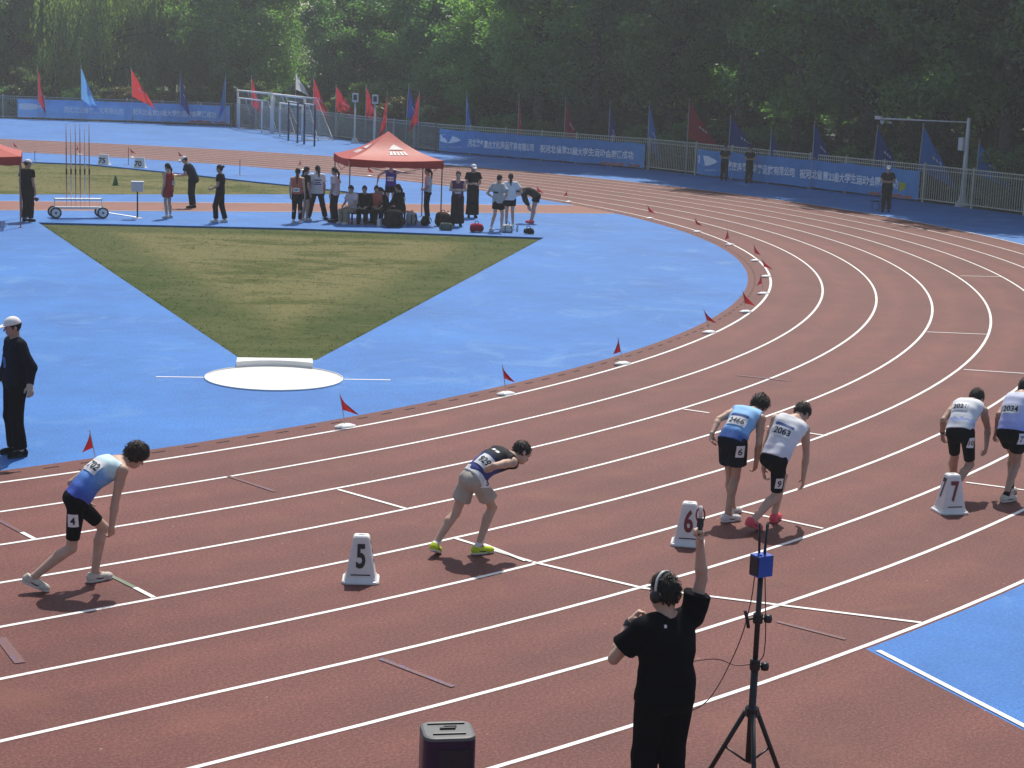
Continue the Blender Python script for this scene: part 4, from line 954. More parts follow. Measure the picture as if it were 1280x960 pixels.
M['sole_white'] = plain("white_sole", (0.66, 0.66, 0.64), .6, .1); M['sole_dark'] = plain("dark_sole", (0.03, 0.03, 0.03), .7)
for nm, c in dict(c_black=(0.005, 0.005, 0.008), c_navy=(0.008, 0.010, 0.020), c_dark=(0.014, 0.014, 0.018), c_white=(0.70, 0.71, 0.72), c_grey=(0.45, 0.47, 0.48), c_pinkwhite=(0.62, 0.52, 0.55), c_red=(0.38, 0.02, 0.03), c_orange=(0.50, 0.12, 0.09), c_purple=(0.12, 0.03, 0.10), c_violet=(0.06, 0.04, 0.25), c_tan=(0.30, 0.25, 0.17), c_khaki=(0.42, 0.385, 0.33), c_olive=(0.035, 0.035, 0.028),
                  s_white=(0.66, 0.65, 0.62), s_pink=(0.75, 0.10, 0.14), s_lime=(0.55, 0.68, 0.04), s_black=(0.012, 0.012, 0.012), s_cream=(0.58, 0.54, 0.46), glove=(0.44, 0.38, 0.33), k_white=(0.72, 0.72, 0.72), k_black=(0.014, 0.014, 0.014)).items(): M[nm] = cloth(nm, c)
M['g_r4'] = banded("singlet_blue_fade", [(0.05, (0.06, 0.10, 0.45)), (0.35, (0.10, 0.24, 0.66)), (0.62, (0.22, 0.46, 0.78)), (0.80, (0.60, 0.78, 0.82))]); M['g_r5'] = banded("singlet_black_blue", [(0.16, (0.05, 0.06, 0.22)), (0.45, (0.05, 0.08, 0.26)), (0.60, (0.02, 0.025, 0.05)), (0.72, (0.012, 0.012, 0.016))])
M['g_r6'] = banded("singlet_light_blue", [(0.02, (0.04, 0.10, 0.32)), (0.16, (0.10, 0.24, 0.55)), (0.22, (0.22, 0.45, 0.78)), (0.85, (0.30, 0.55, 0.84))]); M['g_r9'] = banded("singlet_white", [(0.0, (0.60, 0.60, 0.68)), (0.4, (0.74, 0.74, 0.78)), (1.0, (0.78, 0.78, 0.78))])
M['g_r10'] = banded("singlet_white_blue", [(0.10, (0.62, 0.64, 0.68)), (0.22, (0.20, 0.28, 0.55)), (0.30, (0.68, 0.70, 0.72)), (1.0, (0.75, 0.75, 0.76))]); M['g_r7'] = banded("singlet_lavender", [(0.0, (0.30, 0.36, 0.75)), (0.3, (0.45, 0.50, 0.82)), (0.7, (0.62, 0.66, 0.84)), (1.0, (0.70, 0.72, 0.82))])

# ---- the six runners, joints in place on their lanes
JR = dict(
r4={'pel':(-0.206,-40.645,0.847),'neck':(0.174,-40.704,1.169),'head':(0.352,-40.732,1.217),'sL':(0.067,-40.541,1.141),'sR':(0.133,-40.89,1.131),'eL':(-0.181,-40.479,0.964),'eR':(0.077,-40.853,0.839),'wL':(-0.05,-40.40,0.77),'wR':(0.042,-40.843,0.579),'fL':(0.06,-40.46,0.66),'fR':(0.078,-40.767,0.431),'hL':(-0.201,-40.548,0.835),'hR':(-0.251,-40.728,0.826),'kL':(0.1,-40.562,0.513),'kR':(-0.282,-40.674,0.392),'aL':(-0.006,-40.595,0.104),'aR':(-0.628,-40.598,0.149),'tL':(0.163,-40.59,0.047),'tR':(-0.50,-40.66,0.026)},
r5={'pel':(3.6,-41.802,0.793),'neck':(4.026,-41.852,0.996),'head':(4.2,-41.852,1.019),'sL':(3.99,-41.676,1.019),'sR':(3.945,-42.013,0.982),'eL':(3.991,-41.492,0.801),'eR':(3.664,-42.059,0.984),'wL':(3.876,-41.688,0.707),'wR':(3.647,-41.845,0.865),'fL':(3.799,-41.817,0.646),'fR':(3.65,-41.693,0.808),'hL':(3.623,-41.714,0.797),'hR':(3.608,-41.893,0.803),'kL':(3.539,-41.62,0.417),'kR':(3.861,-41.821,0.479),'aL':(3.27,-41.638,0.129),'aR':(3.693,-41.824,0.105),'tL':(3.40,-41.55,0.019),'tR':(3.849,-41.86,0.026)},
r6={'pel':(6.932,-42.27,0.904),'neck':(7.33,-42.185,1.194),'head':(7.503,-42.144,1.244),'sL':(7.246,-42.012,1.192),'sR':(7.289,-42.367,1.157),'eL':(6.955,-42.025,1.123),'eR':(7.166,-42.47,0.904),'wL':(6.766,-42.117,0.998),'wR':(7.208,-42.404,0.656),'fL':(6.70,-42.18,0.87),'fR':(7.271,-42.334,0.515),'hL':(6.936,-42.175,0.915),'hR':(6.961,-42.361,0.916),'kL':(7.069,-42.157,0.496),'kR':(7.035,-42.265,0.493),'aL':(7.178,-42.111,0.096),'aR':(6.902,-42.305,0.098),'tL':(7.344,-42.083,0.035),'tR':(7.064,-42.338,0.03)},
r9={'pel':(7.134,-42.745,0.799),'neck':(7.467,-42.698,1.185),'head':(7.643,-42.656,1.235),'sL':(7.315,-42.566,1.186),'sR':(7.585,-42.767,1.078),'eL':(7.194,-42.557,0.891),'eR':(7.667,-42.739,0.769),'wL':(7.15,-42.576,0.629),'wR':(7.63,-42.749,0.51),'fL':(7.214,-42.543,0.476),'fR':(7.663,-42.721,0.342),'hL':(7.122,-42.65,0.771),'hR':(7.102,-42.839,0.788),'kL':(7.487,-42.573,0.522),'kR':(7.189,-42.75,0.364),'aL':(7.372,-42.586,0.109),'aR':(6.828,-42.753,0.129),'tL':(7.521,-42.524,0.026),'tR':(6.97,-42.756,0.017)},
r10={'pel':(10.141,-43.007,0.802),'neck':(10.503,-42.869,1.116),'head':(10.68,-42.825,1.146),'sL':(10.439,-42.698,1.064),'sR':(10.538,-43.043,1.047),'eL':(10.184,-42.727,0.913),'eR':(10.712,-43.004,0.806),'wL':(10.32,-42.63,0.724),'wR':(10.602,-43.083,0.62),'fL':(10.373,-42.615,0.562),'fR':(10.50,-43.143,0.51),'hL':(10.153,-42.912,0.804),'hR':(10.173,-43.097,0.822),'kL':(10.386,-42.791,0.451),'kR':(10.319,-43.067,0.409),'aL':(10.581,-42.665,0.102),'aR':(9.996,-43.078,0.138),'tL':(10.743,-42.623,0.035),'tR':(10.138,-43.037,0.035)},
r7={'pel':(10.648,-43.391,0.83),'neck':(10.908,-43.303,1.249),'head':(11.074,-43.245,1.306),'sL':(10.929,-43.13,1.168),'sR':(10.96,-43.484,1.206),'eL':(10.677,-43.173,1.011),'eR':(11.034,-43.538,0.92),'wL':(10.749,-43.109,0.77),'wR':(11.111,-43.503,0.673),'fL':(10.8,-43.033,0.628),'fR':(11.12,-43.53,0.506),'hL':(10.639,-43.298,0.811),'hR':(10.667,-43.484,0.821),'kL':(10.957,-43.232,0.514),'kR':(10.8,-43.392,0.412),'aL':(10.91,-43.272,0.099),'aR':(10.534,-43.472,0.097),'tL':(11.072,-43.225,0.035),'tR':(10.697,-43.493,0.028)})
NV = .0078
def lookv(f, dn, yaw=0.0):
    f = unit([f[0], f[1], 0]); c, s = math.cos(yaw), math.sin(yaw); f = np.array([f[0] * c - f[1] * s, f[0] * s + f[1] * c, 0]); return unit(f * math.cos(R(dn)) + np.array([0, 0, -math.sin(R(dn))]))
p = Body('runner in blue fading singlet and black tights with number 4 on the thigh', JR['r4'], 1.0, lookv((1, -.12), 42), NV, 'skin', .90, .92, (30, 35))
p.top('g_r4', .010, 0, .02, "singlet", wr=.002, attr=True); p.bottom('c_black', .80, .007, .002, "tights", .2, .0015); p.shoes('s_cream', 'sole_white'); p.hair('hair_brown', 'bowl', .003, .055)
p.bib('702', .62, -.03, .20, .155, .11, unit(-p.front * .9 + p.latS * .45)); p.hip('4', 'R', .33, unit(p.latH * .85 - unit([1, 0, 0]) * .5), np.array([.0, 0, 1.0]))
p = Body('runner in dark singlet, khaki shorts and lime shoes bent far forward', JR['r5'], .95, lookv((1, -.3), 40), NV, 'skin', .86, .86, (20, 30), palm={'R': (1, 0, .2)})
p.top('g_r5', .024, 0, .115, "singlet", wr=.003, attr=True); p.bottom('c_khaki', .62, .011, .034, "shorts", .12, .006); p.shoes('s_lime', 'sole_white', 'k_white', .15); p.hair('hair', 'short', .004, .04)
s = Sdf(); p.torso(s, .027, 0, .2, False); s.wrinkle(.006, 30); s.cut(p.sp(.13), p.up).cut(p.sp(-.005), -p.up); p.piece("undershirt", s, 'c_white', .008)
p.bib('929', .36, .03, .20, .145, .10, unit(-p.front * .9 + p.latS * .5)); p.patch("logo", p.shirt_sdf, p.sp(.74) - p.lat(.7) * .03, unit(-p.front + p.latS * .25), p.up, .05, .03, 'bib_white', .006, None, 3, 3); p.patch("logo", p.shirt_sdf, p.sp(.72) + p.lat(.7) * .05, unit(-p.front + p.latS * .25), p.up, .05, .03, 'bib_white', .006, None, 3, 3)
p.hip('5', 'R', .03, unit(p.latH * .9 + np.array([.6, 0, .0])), np.array([.2, 0, 1.0]), .11, .11, .09)
p = Body('curly-haired runner in light blue singlet, bib 2466, and loose black shorts', JR['r6'], 1.0, lookv((1, .1), 50), NV, 'skin2', .90, .9, (30, 30))
p.top('g_r6', .019, 0, .0, "singlet", wr=.002, attr=True); p.bottom('c_navy', .60, .010, .040, "shorts", .12, .004); p.shoes('s_white', 'sole_white', None); p.hair('hair', 'curly', .011, .04)
p.bib('2466', .40, .015, .23, .125, .095, strip=True); p.hip('6', 'R', .20, unit(p.latH * .75 - np.array([.65, 0, 0])), np.array([0, 0, 1.0]), .10, .14, .11)
p = Body('runner in white singlet, bib 2063, black tights and pink shoes', JR['r9'], 1.02, lookv((1, .1), 55), NV, 'skin', .92, .9, (30, 25))
p.top('g_r9', .018, 0, .0, "singlet", wr=.003, attr=True); p.bottom('c_black', .86, .008, .003, "tights", .2, .0015); p.shoes('s_pink', 's_pink'); p.hair('hair', 'short', .003, .03)
p.bib('2063', .52, -.01, .23, .125, .10, strip=True); p.hip('9', 'R', .62, unit(p.latH * .85 - np.array([.45, 0, 0])), np.array([0, 0, 1.0]), .085, .12, .10)
p = Body('runner in white singlet bib 2021 and black tights crouching behind the number seven marker', JR['r10'], 1.0, lookv((1, .28), 55), NV, 'skin2', .92, .9, (30, 30))
p.top('g_r10', .017, 0, .04, "singlet", wr=.003, attr=True); p.bottom('c_black', .85, .008, .003, "tights", .2, .0015); p.shoes('s_black', 'sole_white', 'k_black', .14); p.hair('hair', 'short', .003, .03)
p.bib('2021', .58, -.035, .20, .12, .09); p.hip('10', 'R', .28, unit(p.latH * .8 - np.array([.6, .1, 0])), np.array([0, 0, 1.0]), .085, .13, .085)
s = Sdf(); a, b = p.J['wL'], p.J['eL']; s.cone(a + (b - a) * .02, a + (b - a) * .14, .031, .033, .005, True); p.piece("watch", s, 'black', .006)
p = Body('runner in lavender singlet and black shorts at the right picture edge', JR['r7'], 1.0, lookv((1, .3), 40), NV, 'skin2', .95, .9, (35, 30))
p.top('g_r7', .018, 0, .02, "singlet", wr=.003, attr=True); p.bottom('c_black', .52, .012, .012, "shorts", .18, .003); p.shoes('s_cream', 'sole_white', 'k_black', .12); p.hair('hair', 'short', .003, .03)
p.bib('2034', .50, -.01, .22, .12, .10); p.hip('7', 'R', .10, unit(p.latH * .72 - np.array([.68, .1, 0])), np.array([0, 0, 1.0]), .09, .14, .11)

# ---- the starter with raised pistol
stR, stF = (0.60, -47.62), (.45, .89)
stJ = local_pose(STAND, stR, stF, 1.0, pel=(-.03, 0, .94), neck=(.02, .0, 1.42), head=(.06, -.01, 1.60), sL=(-.04, -.185, 1.395), sR=(.05, .19, 1.43), eL=(.08, -.33, 1.15), wL=(.18, -.20, 1.37), fL=(.16, -.10, 1.49), eR=(.03, .235, 1.70), wR=(.01, .20, 1.95), fR=(-.02, .185, 2.10), hL=(-.03, -.09, .92), hR=(-.03, .09, .92))
p = Body('starter in dark clothes seen from behind, wearing headphones and raising a starting pistol', stJ, 1.03, lookv(stF, 8, .55), NV, 'skin', 1.02, .85, (55, 78), palm={'L': (.5, -.5, .2), 'R': (-.6, .2, 0)})
p.top('c_black', .020, .55, -.10, "shirt", .014, .008); p.bottom('c_black', 1.96, .018, .025, "trousers", .2, .004); p.shoes('s_black', 'sole_dark'); p.hair('hair', 'short', .006, .05)
starter = p; H, S_ = p.J['head'], 1.03
hp = MB(); hp.tube([H + p.hlat * .098 * math.cos(t) + p.hup * (.02 + .125 * math.sin(t)) - p.look * .01 for t in np.linspace(0, math.pi, 18)], .009, 8); band = hp.build("headphones", M['galv'], p.root, True)
for g in (-1, 1):
    s = Sdf().ell(H + p.hlat * g * .095 - p.hup * .015, np.array([p.hlat, p.look, p.hup]), (.024, .040, .046)); p.piece("ear_cup", s, 'black', .006, parent=band)
s = Sdf(); a, b = p.J['wL'], p.J['eL']; s.cone(a + (b - a) * .03, a + (b - a) * .16, .032, .034, .005, True); p.piece("watch", s, 'black', .006)
p.patch("collar_tag", p.shirt_sdf, p.sp(.99) - p.latS * .055, -p.front, p.up, .02, .02, 'bib_white', .006, None, 2, 2)
# pistol in the raised right hand, a thing of its own
gp = p.org + p.J['wR'] + unit(p.J['fR'] - p.J['wR']) * .095
gun = empty("starting_pistol", gp); tag(gun, 'starting pistol with orange-tipped white barrel held up by the starter', 'pistol')
M['gun_white'] = plain("pistol_white", (0.68, 0.68, 0.66), .4, .05); M['gun_red'] = plain("pistol_red", (0.35, 0.03, 0.03), .4, .1)
gd = unit([0.02, 0.06, 1.0]); gl = R2
MB().tube([gd * -.03, gd * .02], [.017, .017], 10).build("grip", M['black'], gun, True)
MB().box(gd * .05, (.028, .034, .06)).build("frame", M['black'], gun)
MB().tube([gd * .075, gd * .16], [.013, .013], 12).build("barrel", M['gun_white'], gun, True)
MB().tube([gd * .10 + R2 * .028 * math.cos(t) + gd * .05 * math.sin(t) for t in np.linspace(0, 6.28, 20)], .006, 6, False).build("trigger_guard", M['gun_red'], gun, True)

# ---- the judge at the left edge
jr = (1.60, -35.27); jf = -R2 * .80 - F2 * .60
p = Body('judge in white cap and dark jacket with a badge at the left edge', local_pose(STAND, jr, jf, 1.0, wL=(-.02, -.42, .95), fL=(.0, -.51, .82), eL=(-.09, -.30, 1.14), eR=(.0, .25, 1.12), wR=(.12, .27, .89), fR=(.18, .25, .74)), .99, lookv(jf, 10, -.1), NV, 'skin2', 1.08, .8, (30, 30))
p.top('c_navy', .020, 2, -.06, "jacket", .0, .004); p.bottom('c_black', 1.95, .020, .018, "trousers", .2, .004); p.shoes('s_black', 'sole_dark'); p.hair('hair', 'short', .003, .02, True); p.cap()
p.patch("badge", p.shirt_sdf, p.sp(.50) + p.lat(.5) * .02, p.front, p.up, .085, .13, 'badge_blue' if 'badge_blue' in M else 'print_blue', .008, None, 4, 4)
for sg in (-1, 1):
    pts = [p.sp(.92) + p.lat(.9) * sg * .07 + p.front * .10, p.sp(.75) + p.lat(.7) * (.02 + sg * .03) + p.front * .125, p.sp(.60) + p.lat(.5) * .02 + p.front * .125]
    MB().tube(pts, .005, 5).build("lanyard", M['print_blue'], p.root, True)
s = Sdf(); p.hand(s, 'L'); s.cone(p.J['wL'], p.J['wL'] + unit(p.J['fL'] - p.J['wL']) * .02, .03, .03)
for i, q in enumerate(s.p): s.p[i] = q[:3] + (q[3] + .003, q[4] + .003) + q[5:]
p.piece("glove", s, 'glove', .006)
# ------------------------------------------------------------------ people across the infield
def far(label, root, face, S=.97, look=0.0, dn=5, base=STAND, fat=.95, skin='skin2', vox=.021, dz=0.0, **kw):
    return Body(label, local_pose(base, root, face, S, dz, **kw), S, lookv(face, dn, look), vox, skin, fat, .9)
RT, LF, AW, TC = R2, -R2, F2, -F2
ARMS_FRONT = dict(eL=(.04, -.23, 1.13), eR=(.04, .23, 1.13), wL=(.24, -.12, 1.08), wR=(.24, .12, 1.10), fL=(.33, -.02, 1.12), fR=(.33, .02, 1.14))
CROSSED = dict(eL=(.06, -.24, 1.14), eR=(.06, .24, 1.14), wL=(.22, .03, 1.15), wR=(.22, -.03, 1.12), fL=(.19, .17, 1.18), fR=(.19, -.17, 1.15))
HIPS = dict(eL=(-.08, -.36, 1.14), eR=(-.08, .36, 1.14), wL=(.04, -.19, 1.0), wR=(.04, .19, 1.0), fL=(.10, -.10, .98), fR=(.10, .10, .98))
p = far('official in white cap and dark clothes standing by the canopy pole at far left', (14.26, -7.94), RT * .35 + AW * .8, 1.02, -.5, 12, fat=1.02); p.top('c_black', .018, .5, -.06, "shirt", .01); p.bottom('c_black', 1.95, .016, .02, "trousers"); p.shoes('s_black', 'sole_dark'); p.hair(capped=True); p.cap()
q = p.org + p.J['fR']; ball = empty("throwing_ball", (q[0] + .02, q[1], q[2] - .07)); tag(ball, 'small dark red throwing ball in the hand of the far left official', 'ball'); MB().lathe([(.065 * math.sin(t), -.065 * math.cos(t)) for t in np.linspace(0, math.pi, 10)], n=14).build("ball", plain("dark_red_ball", (.10, .015, .015), .4), ball, True)
p = far('athlete in red singlet and red shorts right of the pale box stand', (18.56, -8.27), LF * .9 + AW * .5, .95, .1, hL=(0, -.09, .9), aL=(-.05, -.12, .085), aR=(.02, .14, .085), skin='skin'); p.top('c_red', .022, 0, -.12, "singlet", flare=.02); p.bottom('c_red', .55, .016, .03); p.shoes('c_grey', 'sole_white', 'k_white'); p.hair('hair', 'ponytail'); p.bib('2130', .42, .05, .17, .12, .08, unit(-p.front * .8 + p.latS * .5))
p = far('official in white cap leaning forward over papers on the orange runway', (21.03, -5.36), LF + AW * .1, 1.0, 0, 35, fat=1.05, pel=(-.06, 0, .92), neck=(.16, 0, 1.36), head=(.26, 0, 1.52), sL=(.15, -.18, 1.34), sR=(.15, .18, 1.34), eL=(.20, -.22, 1.06), eR=(.20, .22, 1.06), wL=(.40, -.10, 1.02), wR=(.40, .10, 1.02), fL=(.50, -.04, 1.02), fR=(.50, .04, 1.02)); p.top('c_navy', .018, .5, -.04, "shirt", .01); p.bottom('c_black', 1.95, .016, .018, "trousers"); p.shoes('s_black', 'sole_dark'); p.hair(capped=True); p.cap()
q = p.org + p.J['fR'] + LF * .06; o = empty("paper_sheet", (q[0], q[1], q[2] + .02)); tag(o, 'white paper sheets held by the official leaning over the runway', 'paper'); MB().box((0, 0, 0), (.22, .30, .012), rotz(.5)).build("sheet", M['bib_white'], o); MB().box((.02, .01, .008), (.20, .29, .004), rotz(.6)).build("sheet", M['bib_white'], o)
p = far('woman in black top and trousers with hair bun and white shoes stepping left', (19.42, -9.84), LF + AW * .15, .98, 0, 5, aL=(.10, -.08, .085), kL=(.12, -.09, .49), tL=(.27, -.09, .03), aR=(-.14, .08, .085), kR=(-.03, .09, .49), tR=(.02, .09, .03), wL=(.22, -.15, 1.0), fL=(.34, -.1, 1.0), eL=(.0, -.22, 1.12)); p.top('c_black', .014, .5, -.02, "shirt", .008); p.bottom('c_black', 1.92, .016, .016, "trousers"); p.shoes('s_white', 'sole_white'); p.hair('hair', 'bun')
p = far('athlete in orange singlet with bib and black leggings, back turned, left of the white shirts', (21.52, -10.76), AW + RT * .15, .95, .2, skin='skin'); p.top('c_orange', .014, 0, .0, "singlet"); p.bottom('c_black', 1.9, .010, .006, "leggings"); p.shoes('s_white', 'sole_white'); p.hair('hair_brown', 'long'); p.bib('2087', .28, .0, .20, .12, .08)
p = far('athlete in black beside the orange singlet, half hidden behind her', (22.22, -10.15), AW * .6 + RT * .8, .95, .2); p.top('c_black', .016, .5, -.04, "shirt"); p.bottom('c_black', .5, .014, .02); p.shoes('s_white', 'sole_white'); p.hair('hair', 'ponytail')
p = far('woman in white printed T-shirt and black trousers standing with legs apart, back turned', (22.70, -10.05), AW + LF * .25, .96, .3, aL=(-.02, -.27, .085), aR=(-.02, .27, .085), kL=(.02, -.18, .49), kR=(.02, .18, .49), tL=(.12, -.36, .03), tR=(.12, .36, .03)); p.top('c_white', .026, .6, -.14, "shirt", .02, .006, flare=.015); p.bottom('c_dark', 1.95, .018, .02, "trousers"); p.shoes('s_black', 'sole_dark'); p.hair('hair', 'ponytail')
for t_, w_ in ((.72, .20), (.58, .14), (.46, .22)): p.patch("back_print", p.shirt_sdf, p.sp(t_), -p.front, p.up, w_, .035, 'print_blue', .008, None, 6, 2)
p = far('woman in pale pinkish T-shirt with long dark ponytail by the canopy left leg', (22.80, -10.85), LF + AW * .3, .96, .1, wL=(.06, -.22, .9), wR=(.12, .22, .9)); p.top('c_pinkwhite', .024, .6, -.12, "shirt", .018, .005); p.bottom('c_dark', 1.95, .018, .02, "trousers"); p.shoes('s_black', 'sole_dark'); p.hair('hair', 'long')
p = far('athlete in violet singlet with arms spread, behind the seated group under the canopy', (26.3, -8.9), TC + LF * .1, .98, 0, 5, skin='skin', eL=(.05, -.45, 1.36), wL=(.08, -.70, 1.38), fL=(.08, -.86, 1.38), eR=(.05, .40, 1.25), wR=(.18, .42, 1.02), fR=(.24, .42, .88)); p.top('c_violet', .016, 0, -.06, "singlet"); p.bottom('c_black', .5, .014, .02); p.shoes('s_white', 'sole_white'); p.hair(); p.bib('2115', .45, 0, .20, .14, .09, p.front)
p = far('woman in pale T-shirt facing left near the canopy right rear leg', (26.1, -11.15), LF + AW * .1, .95, 0, 5, **dict(eL=(-.05, -.22, 1.12), wL=(.12, -.18, 1.0), fL=(.22, -.1, 1.02))); p.top('c_grey', .016, .9, -.02, "shirt", .008); p.bottom('c_black', 1.95, .012, .012, "trousers"); p.shoes('s_white', 'sole_white'); p.hair('hair', 'ponytail')
p = far('athlete in purple singlet and wide dark trousers facing the camera right of the canopy', (25.73, -13.16), TC + RT * .1, .97, .1, 5, skin='skin', **CROSSED); p.top('c_purple', .016, 0, -.06, "singlet"); p.bottom('c_dark', 1.97, .026, .05, "trousers"); p.shoes('s_black', 'sole_white'); p.hair('hair_brown', 'short'); p.bib('2098', .38, 0, .20, .14, .09, p.front)
p = far('official in white cap and black dress clothes clasping hands, behind the purple singlet athlete', (28.09, -10.93), TC + RT * .2, .99, .1, 10, **ARMS_FRONT); p.top('c_black', .022, .5, -.10, "shirt", .015, .005); p.bottom('c_black', 1.97, .026, .04, "trousers"); p.shoes('s_black', 'sole_dark'); p.hair("hair", "long", capped=True); p.cap()
p = far('athlete in pale T-shirt and black shorts walking away with hand on hip', (26.05, -14.72), AW * .8 + RT * .5, .97, .1, 5, skin='skin', aL=(-.22, -.09, .10), kL=(-.03, -.09, .49), tL=(-.07, -.1, .03), aR=(.10, .09, .085), kR=(.12, .09, .49), tR=(.27, .1, .03), **HIPS); p.top('c_grey', .020, .55, -.10, "shirt", .015, .005); p.bottom('c_black', .55, .016, .025); p.shoes('s_white', 'sole_white', 'k_white'); p.hair()
p.patch("back_print", p.shirt_sdf, p.sp(.55), -p.front, p.up, .16, .05, 'print_black', .008, None, 6, 2)
p = far('athlete in white T-shirt and black shorts half hidden beside the walking one', (27.15, -13.95), AW * .9 + LF * .2, .95, -.2, 5, skin='skin', **HIPS); p.top('c_white', .020, .55, -.08, "shirt", .012); p.bottom('c_black', .5, .016, .02); p.shoes('s_white', 'sole_white', 'k_white'); p.hair('hair', 'ponytail')
p = far('athlete in black jacket and pink shoes bending forward to the left with straight legs', (28.80, -13.05), LF + TC * .15, .96, 0, 40, skin='skin', pel=(-.14, 0, .88), hL=(-.14, -.09, .86), hR=(-.14, .09, .86), neck=(.33, 0, 1.02), head=(.50, 0, 1.02), sL=(.30, -.17, 1.00), sR=(.30, .17, 1.00), eL=(.22, -.20, .73), eR=(.22, .20, .73), wL=(.10, -.15, .54), wR=(.10, .15, .54), fL=(.06, -.13, .42), fR=(.06, .13, .42), kL=(-.06, -.1, .48), kR=(-.06, .1, .48), aL=(0, -.1, .085), aR=(0, .1, .085)); p.top('c_olive', .022, 2, -.06, "jacket", .0, .005); p.bottom('c_black', .42, .018, .03); p.shoes('s_pink', 's_pink'); p.hair()
# seated group on the red bench
for i, (x, y, fc, topm, botm, sl, lab) in enumerate(((23.10, -11.42, TC * .7 + LF * .6, 'c_pinkwhite', 'c_tan', .55, 'seated person in tan trousers, leftmost on the red bench'),
        (23.45, -11.53, TC + LF * .1, 'c_black', 'c_black', 2, 'seated person in black facing out, second from left on the red bench'),
        (23.80, -11.60, TC * .9 + RT * .2, 'c_orange', 'c_dark', .55, 'seated person in a dull orange top, third from left on the red bench'),
        (24.10, -11.72, TC * .5 + LF * .8, 'c_black', 'c_black', 2, 'seated person in a black jacket leaning left, fourth on the red bench'))):
    p = far(lab, (x, y), fc, .95, 0, 18, SIT, .97, dz=-.04, **({} if i != 3 else dict(neck=(.14, 0, .92), head=(.22, 0, 1.08), sL=(.14, -.175, .90), sR=(.14, .175, .90)))); p.top(topm, .02, sl, -.02, "jacket" if sl == 2 else "shirt"); p.bottom(botm, 1.93, .016, .015, "trousers"); p.shoes('s_white' if i == 0 else 's_black', 'sole_white'); p.hair('hair', 'short' if i in (0, 2) else 'long')
p = far('woman with long hair and white back print sitting upright beside the big black bag', (24.55, -11.85), AW * .5 + LF * .8, .97, .1, 5, SIT, .97, dz=-.03); p.top('c_black', .022, 2, -.04, "jacket"); p.bottom('c_black', 1.93, .016, .015, "trousers"); p.shoes('s_white', 'sole_white'); p.hair('hair', 'long'); p.patch("back_print", p.shirt_sdf, p.sp(.62) + p.lat(.5) * .05, unit(-p.front + p.latS * .4), p.up, .15, .16, 'bib_white', .008, None, 5, 5)
# guards by the right banner and the man with crossed arms
for x, y, lab, fc in ((51.5, 0.2, 'guard in dark shirt with folded arms, left of the pair before the right banner', TC + LF * .1), (51.9, -.95, 'guard all in black, right of the pair before the right banner', TC + RT * .3)):
    p = far(lab, (x, y), fc, .93, 0, 8, **CROSSED); p.top('c_navy' if x < 51.7 else 'c_black', .018, .5, -.02, "shirt"); p.bottom('c_black', 1.95, .016, .018, "trousers"); p.shoes('s_black', 'sole_dark'); p.hair()
p = far('man in white cap and dark shirt with crossed arms standing at the outer lane line', (45.33, -13.93), TC + LF * .2, .99, 0, 8, fat=1.05, **CROSSED); p.top('c_navy', .018, .5, -.02, "shirt"); p.bottom('c_black', 1.95, .018, .02, "trousers"); p.shoes('s_black', 'sole_dark'); p.hair(capped=True); p.cap()
q = p.org + R2 * .42 + np.array([0, 0, .95]); o = empty("signal_flag", q); tag(o, 'small yellow signal flag hanging beside the man with crossed arms', 'flag')
MB().tube([(-.18 * R2[0], -.18 * R2[1], .32), (0, 0, -.15)], .008, 6).build("stick", M['pole'], o); nn = 8
link_mesh("cloth", [R2 * (.02 + .24 * i / nn) + F2 * .03 * math.sin(i) + np.array([0, 0, .18 - .05 * i / nn - (.36 - .02 * i) * j / nn]) for i in range(nn + 1) for j in range(nn + 1)], [(i * (nn + 1) + j, (i + 1) * (nn + 1) + j, (i + 1) * (nn + 1) + j + 1, i * (nn + 1) + j + 1) for i in range(nn) for j in range(nn)], cloth("yellow_cloth", (.55, .58, .05), .1, .8, .3), o, True)

